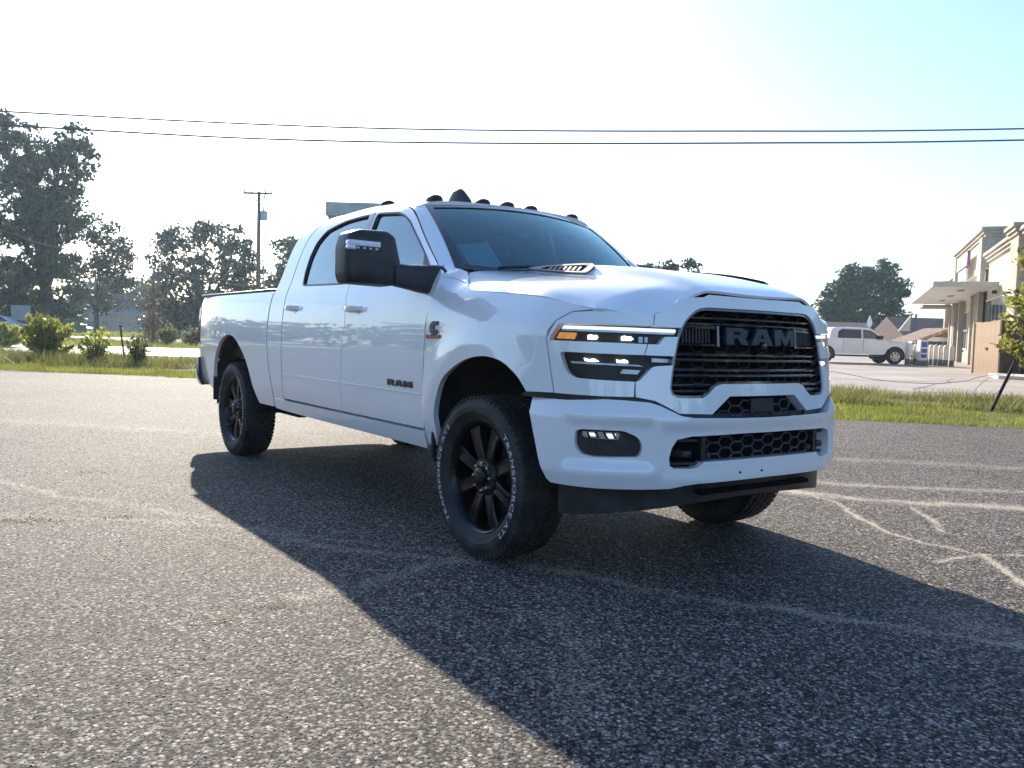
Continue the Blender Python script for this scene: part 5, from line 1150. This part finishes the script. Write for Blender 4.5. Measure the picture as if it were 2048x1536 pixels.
sb('wall',-12,30,-16,-.02,-.3,hm-.45,MT['cream'])
sb('plinth',-12,30.02,-.018,.06,-.3,.75,MT['taupe'])
# parapet tower
t0,t1=10.2,24.2; ht=zz(1985,451,45)-zg-.1
tw=sb('tower',t0,t1,-3.2,.12,hm-.8,ht-.5,MT['cream'])
def cornice(x0,x1,y0,y1,z,par,levels=((.0,.10,.16),(.16,.20,.16),(.32,.32,.18))):
    for dz,o,h in levels: sb('cornice',x0-o,x1+o,y0-o,y1+o,z+dz,z+dz+h-.004,MT['taupe'],par)
cornice(t0,t1,-3.2,.12,ht-.5,tw)
sb('return_wall',t0-.06,t0-.003,-3.2,.10,hm-.7,ht-.5,MT['taupe'],tw)
for xx in (t0,t1-1.2): sb('pilaster',xx,xx+1.2,.12,.36,-.3,ht-.52,MT['taupe'],None)
# main cornice in two runs and pilasters
for x0,x1 in ((1.6,t0-.35),(-12,-1.0),(t1+.36,29.3)):
    for dz,o,h in ((0,.1,.15),(.15,.2,.15),(.30,.30,.16)): sb('cornice',x0,x1,-.02,.02+o,hm-.47+dz,hm-.47+dz+h-.004,MT['taupe'])
for x0,x1,top in ((-.7,1.3,hm+.15),(29.4,30.4,hm-.1)):
    pl=sb('pilaster',x0,x1,-.25,.28,-.3,top-.4,MT['taupe'])
    for dz,o,h in ((0,.08,.15),(.15,.17,.15),(.30,.26,.16)): sb('capital',x0-o,x1+o,-.25,.28+o,top-.398+dz,top-.398+dz+h-.004,MT['taupe'],pl)
# canopy
m=MT['greyt']=mat('grey_fascia_paint',(.42,.42,.38),.7); noisecol(m,(.38,.38,.345),(.46,.46,.42),2,5)
c0,c1=TT0(41.2),TT0(58); cz=zz(1990,565,41)-zg-.15
cn=sb('canopy',c0,c1,.03,2.9,cz-.02,cz+.06,MT['white'])
sb('fascia_board',c0-.04,c1+.04,2.9,2.96,cz-.06,cz+.20,MT['greyt'],cn); sb('end_board',c0-.04,c0,.03,2.9,cz-.06,cz+.20,MT['greyt'],cn); sb('end_board',c1,c1+.04,.03,2.9,cz-.06,cz+.20,MT['white'],cn)
for k in range(3): sb('soffit_light',c0+3+k*5.2,c0+4.2+k*5.2,1.2,1.5,cz-.05,cz-.022,MT['taupe'],cn)
for xx in (c0+.4,12.6): sb('wall_lamp',xx,xx+.14,.05,.28,cz-.38,cz-.2,MT['blackp'],None,.04)
sb('gutter',c1+.04,c1+3.6,.4,2.2,cz-.25,cz-.1,MT['taupe'],cn)
# windows under the canopy
def window(x0,x1,z0,z1,nx,nz,name='window'):
    fr=sb(name,x0,x1,.0,.05,z0,z1,MT['white'])
    for i in range(nx):
        for j in range(nz):
            w_=(x1-x0)/nx;h_=(z1-z0)/nz; sb('pane',x0+i*w_+.07,x0+(i+1)*w_-.07,.052,.06,z0+j*h_+.07,z0+(j+1)*h_-.07,MT['storeglass'],fr)
    return fr
window(2.6,10.0,1.05,3.55,6,2)
for xx in (11.6,13.4): sb('pilaster',xx-.2,xx+.35,-.01,.38,-.3,cz-.06,MT['taupe'])
dr=window(14.2,16.6,.05,3.3,2,2,'door'); sb('handle',15.38,15.42,.07,.12,.9,1.5,MT['steel'],dr)
window(17.6,19.4,.9,3.3,2,2); window(20.2,22.2,.9,3.3,2,2)
for xx in (19.7,22.6,25.5): sb('pilaster',xx-.2,xx+.25,-.01,.34,-.3,cz-.06,MT['taupe'])
for x0,x1 in ((11.8,13.6),(2.4,10.2)):
    nb=int((x1-x0)/.6)
    bb_=MB()
    for i in range(nb):
        for j in range(5): bb_.box(x0+i*.6+(.3 if j%2 else 0),x0+i*.6+.585+(.3 if j%2 else 0),.05,.13,-.1+j*.2,.09+j*.2-.012)
    o=bb_.build('brickwork',MT['brickm'],st); o['kind']='stuff'
# near window bay with posters
wb=window(-9,-1.6,1.3,4.6,3,2); sb('poster',-3.9,-2.0,.066,.08,3.1,4.4,MT['orange'],wb); sb('poster',-6.6,-4.3,.066,.08,3.2,4.5,MT['white'],wb)
# sign on the tower (wording illegible in the photo: short purple strokes)
z1,z0=zz(1944,503,49)-zg,zz(1930,538,52)-zg
sg=sb('roof_sign',14.6,20.0,.42,.56,z0,z1,MT['white']); sb('sign_edge',14.52,14.6,.40,.58,z0-.06,z1+.06,MT['purple'],sg); sb('sign_edge',14.6,20.0,.40,.58,z0-.06,z0-.003,MT['purple'],sg)
lw=MB(); q=np.random.default_rng(90)
for row,(za,zb_) in enumerate(((.52,.80),(.18,.42))):
    x=15.4
    while x<19.2:
        w_=q.uniform(.12,.26); k=q.integers(0,3); zlo,zhi=z0+(z1-z0)*za,z0+(z1-z0)*zb_
        lw.box(x,x+.06,.562,.57,zlo,zhi); 
        if k: lw.box(x+.062,x+w_,.562,.57,zhi-.08 if k==1 else zlo,zhi if k==1 else zlo+.08)
        x+=w_+.12
o=lw.build('sign_print',MT['purple'],sg); o['kind']='stuff'
sb('sign_panel',15.3,19.2,.42,.54,z0-.75,z0-.15,MT['white'],sg); 
for xx in (16.0,18.4): sb('bracket',xx,xx+.1,.36,.44,z0-.5,z1-.2,MT['steel'],sg)
# ================================================================== board fence by the store
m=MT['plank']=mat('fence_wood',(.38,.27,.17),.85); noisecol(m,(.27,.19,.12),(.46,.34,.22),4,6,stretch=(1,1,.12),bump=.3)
m=MT['plank_shaded']=mat('shaded_fence_wood',(.07,.055,.045),.9); noisecol(m,(.04,.032,.026),(.10,.08,.06),4,6,stretch=(1,1,.12),bump=.3)  # darker copy of the fence wood: shade of the backlit side put in the colour
zf=ZL(33.5); fn=empty('board_fence','tall board fence with a bright gate side and a dark side beside the store','fence',site(19.3,33,zf),SROT)
pm=MB().bbox(-.068,.068,-.012,.012,0,2.2,.004); plank_me=mesh('plank',pm.V,pm.F,MT['plank']); plank_shaded_me=mesh('plank',pm.V,pm.F,MT['plank_shaded'])
ang=math.atan2(2.5,.3)
for i in range(17):
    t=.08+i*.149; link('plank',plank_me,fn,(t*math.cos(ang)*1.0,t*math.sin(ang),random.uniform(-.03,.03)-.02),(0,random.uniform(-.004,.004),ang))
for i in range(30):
    link('plank',plank_shaded_me,fn,(.1+i*.149,-.02+i*.012,random.uniform(-.03,.02)),(0,random.uniform(-.006,.006),.08))
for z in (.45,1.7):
    MB().box(0,2.55,-.055,-.015,z-.045,z+.045,T=Matrix.Rotation(ang,4,'Z')).build('rail',MT['plank'],fn); MB().box(0,4.5,.015,.055,z-.045,z+.045,T=Matrix.Rotation(.08,4,'Z')).build('rail',MT['plank_shaded'],fn)
MB().bbox(-.09,.03,-.07,.05,-.1,2.22,.01).build('post',MT['plank_shaded'],fn); MB().bbox(.25,.37,2.5,2.62,-.1,2.15,.01).build('post',MT['plank'],fn)
MB().bbox(.10,.14,1.2,1.36,1.02,1.12,.01).build('latch',MT['rust'],fn)
# ================================================================== bollards
m=MT['bolw']=mat('bollard_sleeve',(.62,.58,.50),.6); noisecol(m,(.55,.51,.44),(.68,.64,.56),6,4)
m=MT['bold']=mat('bollard_base',(.10,.12,.13),.6); noisecol(m,(.07,.085,.095),(.14,.16,.17),6,4)
def mk_boll():
    b=empty('bollard','','bollard'); MB().lathe([(.13,-.1),(.13,.33),(.125,.34)],12,'z').build('base',MT['bold'],b,sharp=40)
    MB().lathe([(.12,.34),(.12,1.0),(.10,1.08),(.05,1.12),(.001,1.13)],12,'z').build('sleeve',MT['bolw'],b,sharp=50); return b
b0=mk_boll(); bch=list(b0.children)
blab=['pale bollard standing right at the far pickup\'s front bumper','pale bollard between the narrow and the wide blue display','pale bollard just right of the wide blue display','second pale bollard right of the wide blue display','third pale bollard right of the wide blue display','fourth pale bollard right of the wide blue display, under the canopy end','second from the right in the row of pale bollards','rightmost of the pale bollards, before the store door']
for i,(x,dd) in enumerate(((1812,44.5),(1828,45),(1851,46),(1859,45.5),(1868,45),(1878,44.5),(1888,44),(1900,43.2))):
    if i==0: c=b0
    else:
        c=b0.copy(); COL.objects.link(c)
        for ch in bch: k=ch.copy(); COL.objects.link(k); k.parent=c
    c.location=site(px(x,dd),dd,ZL(dd)); c.rotation_euler=(0,0,SROT); tag(c,blab[i],'bollard','bollards before the store')
m=MT['blue']=mat('blue_print',(.05,.13,.42),.5); noisecol(m,(.03,.09,.34),(.10,.20,.52),3,3)
def display(label,x,dd,wd,h):
    r_=empty('display_stand',label,'display stand',site(px(x,dd),dd,ZL(dd)),SROT,'blue and white display stands')
    MB().bbox(-wd/2,wd/2,-.2,.2,.28,h,.03).build('panel',MT['white'],r_); MB().bbox(-wd/2-.05,wd/2+.05,-.28,.28,-.02,.27,.05).build('base',MT['bold'],r_)
    for z0,z1 in ((h*.72,h*.93),(h*.50,h*.66),(h*.30,h*.44)): MB().box(-wd*.38,wd*.38,-.215,-.203,z0,z1).build('print',MT['blue'],r_)
    return r_
display('wide blue and white display stand among the bollards',1841,44.5,.40,1.35); display('narrow blue and white display stand beside the far pickup\'s nose',1820,46,.26,1.25)
# ================================================================== houses beyond the forecourt
m=MT['shingle']=mat('brown_shingles',(.13,.085,.075),.9); noisecol(m,(.09,.06,.055),(.17,.115,.10),3.5,7,bump=.3)
m=MT['brownwall']=mat('brown_wall',(.16,.11,.09),.9); noisecol(m,(.12,.085,.07),(.2,.14,.115),3,5)
def house(label,x0,x1,yt,ye,d,dep,gable=None):
    a0,a1=px(x0,d),px(x1,d); r_=empty('house',label,'house',site(a0,d,.2),SROT); w_=a1-a0; zt=zz((x0+x1)/2,yt,d)-.2; ze=zz((x0+x1)/2,ye,d)-.2
    MB().box(.2,w_-.2,.3,dep-.3,-.3,ze-.03).build('wall',MT['brownwall'],r_)
    rf=MB().add([(0,0,ze),(w_,0,ze),(w_,dep/2,zt),(0,dep/2,zt),(0,dep,ze),(w_,dep,ze),(0,0,ze-.15),(w_,0,ze-.15),(0,dep,ze-.15),(w_,dep,ze-.15)],[(0,1,2,3),(3,2,5,4),(0,6,7,1),(4,5,9,8),(0,3,4,8,6),(1,7,9,5,2),(6,8,9,7)]).build('roof',MT['shingle'],r_)
    fr=MB().box(w_*.3,w_*.3+1.2,.24,.32,.9,2.0).build('window',MT['white'],r_); MB().box(w_*.3+.08,w_*.3+1.12,.225,.238,.98,1.92).build('pane',MT['storeglass'],fr)
    return r_,w_,zt,ze
h1,w1_,_,_=house('long low brown-roofed house behind the far white pickup',1560,1766,641,676,92,11)
h2,w2_,zt2,ze2=house('brown-roofed house with a cream gable left of the store',1812,2010,634,684,80,10)
MB().add([(-1.0,-.06,ze2+.9),(.1,-.06,ze2+.9),(.1,-.06,zt2),(-1.0,.12,ze2+.9),(.1,.12,ze2+.9),(.1,.12,zt2)],[(0,1,2),(3,5,4),(0,3,4,1),(1,4,5,2),(0,2,5,3)]).build('gable',MT['cream'],h2)
d=62; pr=empty('porch','cream-edged lean-to porch roof rising towards the store behind the bollards','porch',site(px(1818,d),d,ZL(d)),SROT)
zl,zr=zz(1820,684,d)-ZL(d),zz(1885,655,d)-ZL(d); wd=px(1895,d)-px(1818,d)
MB().add([(0,0,zl),(wd,0,zr),(wd,4,zr),(0,4,zl),(0,0,zl-.22),(wd,0,zr-.22),(wd,4,zr-.22),(0,4,zl-.22)],[(0,1,2,3),(4,7,6,5),(0,4,5,1),(1,5,6,2),(2,6,7,3),(3,7,4,0)]).build('roof',MT['brownwall'],pr); MB().add([(-.05,-.06,zl+.02),(wd,-.06,zr+.02),(wd,-.005,zr+.02),(-.05,-.005,zl+.02),(-.05,-.06,zl-.24),(wd,-.06,zr-.24),(wd,-.005,zr-.24),(-.05,-.005,zl-.24)],[(0,1,2,3),(4,7,6,5),(0,4,5,1),(1,5,6,2),(2,6,7,3),(3,7,4,0)]).build('rake_board',MT['plank'],pr)
MB().box(wd*.42,wd,-.05,-.01,zr-1.05,zr-.75).build('fascia_board',MT['white'],pr); MB().box(.15,.3,.1,.25,-.2,zl-.22).build('post',MT['taupe'],pr); MB().box(wd-.5,wd-.35,.1,.25,-.2,zr-.3).build('post',MT['taupe'],pr)
MB().box(.35,wd-.1,3.6,3.8,-.2,zl-.25).build('back_wall',MT['brownwall'],pr)
d=72; ws_=empty('lamp_post','small white lantern-shaped lamp on a thin post above the far pickup\'s roof','lamp post',site(px(1733,d),d,.3),SROT)
zb,zt=zz(1733,655,d)-.3,zz(1733,632,d)-.3; MB().tube([(0,0,-.3),(0,0,zb)],.04,6).build('post',MT['steel'],ws_); MB().lathe([(.02,zb),(.20,zb+.15),(.24,zb+.45),(.12,zb+.8),(.05,zt),(.001,zt+.05)],8,'z').build('lantern',MT['white'],ws_,sharp=30)
# ================================================================== far pickup (side view) and small parked cars
m=MT['carwhite']=mat('car_white_paint',(.74,.75,.76),.3,coat=.8); noisecol(m,(.70,.71,.72),(.77,.78,.79),1.5,3)
def side_car(name,label,cat,loc,rz,prof,winds,wheels,wr,width,paint,parts=True,lamps=None,arch=True,group=None):
    """prof: closed side outline (x forward, z); body lofted over the width with tumblehome"""
    root=empty(name,label,cat,loc,rz,group); hw=width/2
    pf=[tuple(p) for p in prof]
    ys=[(-hw,.0),(-hw*.97,.0),(hw*.97,0),(hw,0)]
    def yw(z,zb): return hw*(1-.16*max(0,(z-zb))/.75) 
    zb=winds['belt']; n=len(pf); V=[];F=[]
    tri=geometry.tessellate_polygon([[Vector((a,b,0)) for a,b in pf]])
    c=(np.mean([p[0] for p in pf]),np.mean([p[1] for p in pf]))
    rows=[(-1,.985),(-.94,1.0),(.94,1.0),(1,.985)]
    for k,sc in rows:
        for a,b in pf: V.append((c[0]+(a-c[0])*sc,k*yw(b,zb),c[1]+(b-c[1])*sc))
    for k in range(3): F+=[(k*n+i,k*n+(i+1)%n,(k+1)*n+(i+1)%n,(k+1)*n+i) for i in range(n)]
    F+=[tuple(reversed(t)) for t in tri]+[tuple(i+3*n for i in t) for t in tri]
    body=MB().add(V,F).build('body',paint,root,sharp=35)
    for w_ in winds['side']:
        for sg in (-1,1):
            MB().prism(w_,-.006,.014,T=lambda v: Vector((v[0],sg*(yw(v[1],zb)+v[2]),v[1]))).build('window',MT['dark_glass2'],body)
    for x in wheels:
        for sg in (-1,1):
            if arch:
                ap=[(x+math.cos(t)*(wr+.11),wr+math.sin(t)*(wr+.11)) for t in np.linspace(-.35,math.pi+.35,18)]
                MB().prism(ap,-.004,.012,T=lambda v: Vector((v[0],sg*(yw(v[1],zb)+v[2]),v[1]))).build('wheel_arch',MT['liner'],body)
            wl=link('wheel',None,root,(x,sg*(hw-.055),wr),(0,0,0 if sg>0 else math.pi))
            MB().lathe([(wr*.62,.10),(wr*.7,.125),(wr*.94,.115),(wr,.08),(wr,-.12),(wr*.62,-.12)],22,'y').build('tyre',MT['rubber'],wl,sharp=40)
            MB().lathe([(.001,.07),(wr*.22,.085),(wr*.3,.06),(wr*.55,.07),(wr*.63,.112),(wr*.64,.0)],22,'y').build('rim',MT['silver'],wl,sharp=30)
            if parts:
                for k in range(6):
                    T=Matrix.Rotation(2*math.pi*k/6,4,'Y'); MB().box(wr*.18,wr*.62,.078,.098,-.04,.04,T).build('spoke',MT['silver'],wl)
    return root,body,yw
MT['dark_glass2']=mat('privacy_glass',(.012,.018,.04),.06,spec=.7); noisecol(MT['dark_glass2'],(.01,.014,.03),(.02,.03,.06),2,2)
d=45.5; z0=ZL(d); sc=lambda x:(x-1770)/1667.*d
prof=[(.98,.62),(.99,.95),(.97,1.10),(.80,1.17),(.2,1.235),(-.35,1.27),(-.50,1.31),(-1.22,1.83),(-1.45,1.895),(-2.4,1.92),(-3.25,1.90),(-3.42,1.78),(-3.52,1.36),(-3.54,1.33),(-4.75,1.33),(-4.82,1.28),(-4.82,.72),(-4.70,.60),(-4.1,.58),(-3.0,.48),(-.6,.48),(-.5,.55),(.4,.58),(.62,.50),(.92,.50)]
prof=rnd(prof,.06,2)
pk,pb,yw=side_car('pickup_truck','smaller white pickup parked sideways beside the bollards in the distance','pickup truck',site(px(1770,d),d,z0),SROT,prof,
 {'belt':1.28,'side':[rnd([(-.66,1.33),(-1.28,1.76),(-1.50,1.80),(-1.72,1.80),(-1.72,1.33)],.05,2),rnd([(-1.82,1.33),(-1.82,1.80),(-2.85,1.80),(-3.05,1.66),(-3.08,1.33)],.05,2)]},(0,-3.72),.42,2.0,MT['carwhite'])
for sg in (-1,1):
    MB().bbox(-.98,-.74,*sorted((sg*1.0,sg*1.22)),1.30,1.50,.03).build('side_mirror',MT['blackp'],pk)
    MB().bbox(.74,.985,*sorted((sg*.62,sg*.985)),.93,1.08,.03).build('headlight',MT['silver'],pk)
    for x in (-1.72,-2.78): MB().box(x-.0,x+.012,*sorted((sg*.985,sg*1.003)),.58,1.32).build('door_gap',GAP,pk)
    for x in (-1.95,-2.9+1.95-1.75): MB().bbox(x,x+.22,*sorted((sg*.99,sg*1.025)),1.16,1.20,.01).build('door_handle',MT['carwhite'],pk)
    MB().box(-3.1,-.62,*sorted((sg*.9,sg*1.02)),.36,.44).build('side_step',MT['blackp'],pk)
MB().bbox(.93,1.02,-.62,.62,.70,1.08,.03).build('grille',MT['glossb'],pk); MB().bbox(.86,1.05,-.95,.95,.42,.66,.04).build('bumper',MT['silver'],pk)
MB().add([(-.52,-.86,1.33),(-.52,.86,1.33),(-1.20,.74,1.80),(-1.20,-.74,1.80)],[(0,1,2,3)]).build('windscreen',MT['dark_glass2'],pk,(.02,0,.02))
cp=rnd([(2.1,.45),(2.12,.75),(1.2,.95),(.5,1.35),(-.8,1.42),(-1.6,1.05),(-2.1,.95),(-2.12,.45),(-1.5,.3),(1.5,.3)],.12,2)
cw={'belt':.95,'side':[rnd([(1.0,.98),(.45,1.28),(-.15,1.31),(-.15,.98)],.05,2),rnd([(-.25,.98),(-.25,1.31),(-.8,1.32),(-1.35,1.02)],.05,2)]}
m=MT['carblue']=mat('pale_blue_paint',(.40,.50,.58),.35,coat=.7); noisecol(m,(.36,.46,.54),(.44,.54,.62),1.5,3)
side_car('parked_car','pale blue parked vehicle cut by the left edge of the picture','car',site(px(-4,70),70,0),SROT+.2,[(a*1.1,b*1.25) for a,b in cp],{'belt':1.2,'side':[[(a*1.1,b*1.25) for a,b in w_] for w_ in cw['side']]},(1.35,-1.35),.34,1.8,MT['carblue'],parts=False)
side_car('parked_car','small white parked car far off just left of the truck\'s tail lamp','car',site(px(380,100),100,0),SROT+.1,cp,cw,(1.3,-1.3),.33,1.75,MT['carwhite'],parts=False)
side_car('parked_car','tiny white parked car in the shade right of the yellow-green bush','car',site(px(150,118),118,0),SROT,cp,cw,(1.3,-1.3),.33,1.75,MT['carwhite'],parts=False)
# grey board, long white building, green bin
d=72; gb=empty('sign_board','plain grey board on posts under the tall dark tree','board',site(px(40,d),d,-.03),SROT)
z1,z0=zz(40,610,d),zz(40,640,d); wd=38/1667.*d; MB().box(-wd/2,wd/2,-.05,.05,z0,z1).build('panel',MT['greymetal'],gb)
for sgn in (-1,1): MB().box(sgn*wd*.4-.06,sgn*wd*.4+.06,.052,.16,-.1,z1-.2).build('post',MT['wood'],gb)
d=146; wbld=empty('long_building','long low pale building far off behind the thin-crowned tree','building',site(px(128,d),d,-.03),SROT); wd=px(290,d)-px(128,d); zt=zz(200,628,d)
MB().box(0,wd,0,10,0,zt).build('wall',MT['tanwall'],wbld); MB().add([(-.3,-.4,zt),(wd+.3,-.4,zt),(wd+.3,5,zt+1.6),(-.3,5,zt+1.6),(-.3,10.4,zt),(wd+.3,10.4,zt)],[(0,1,2,3),(3,2,5,4),(0,3,4),(1,5,2),(0,4,5,1)]).build('roof',MT['greymetal'],wbld)
for k in range(5): 
    f_=MB().box(1.2+k*2.7,2.4+k*2.7,-.06,.04,.9,2.0).build('window',MT['greymetal'],wbld); MB().box(1.3+k*2.7,2.3+k*2.7,-.075,-.062,1.0,1.9).build('pane',MT['storeglass'],f_)
m=MT['bin']=mat('green_plastic',(.04,.16,.10),.5); noisecol(m,(.03,.13,.08),(.05,.19,.12),3,3)
d=100; bn=empty('dumpster','green dumpster in the shade right of the big bush','dumpster',site(px(152,d),d,-.03),SROT); MB().bbox(-.9,.9,-.6,.6,.12,1.15,.04).build('body',MT['bin'],bn); MB().bbox(-.95,.95,-.65,.65,1.155,1.24,.03).build('lid',MT['blackp'],bn)
# ================================================================== haze: one closed box of thin even air
m=bpy.data.materials.new('haze'); m.use_nodes=True; n=m.node_tree.nodes; n.remove(n['Principled BSDF'])
pv=N(m,'ShaderNodeVolumePrincipled'); pv.inputs['Color'].default_value=(.62,.82,1,1); pv.inputs['Density'].default_value=.0004; pv.inputs['Anisotropy'].default_value=.45
L(m,pv.outputs[0],n['Material Output'].inputs['Volume'])
hz_=MB().box(-640,640,-640,640,-1.06,24).build('haze',m,None,(CAM[0],CAM[1],0)); tag(hz_,kind='stuff')
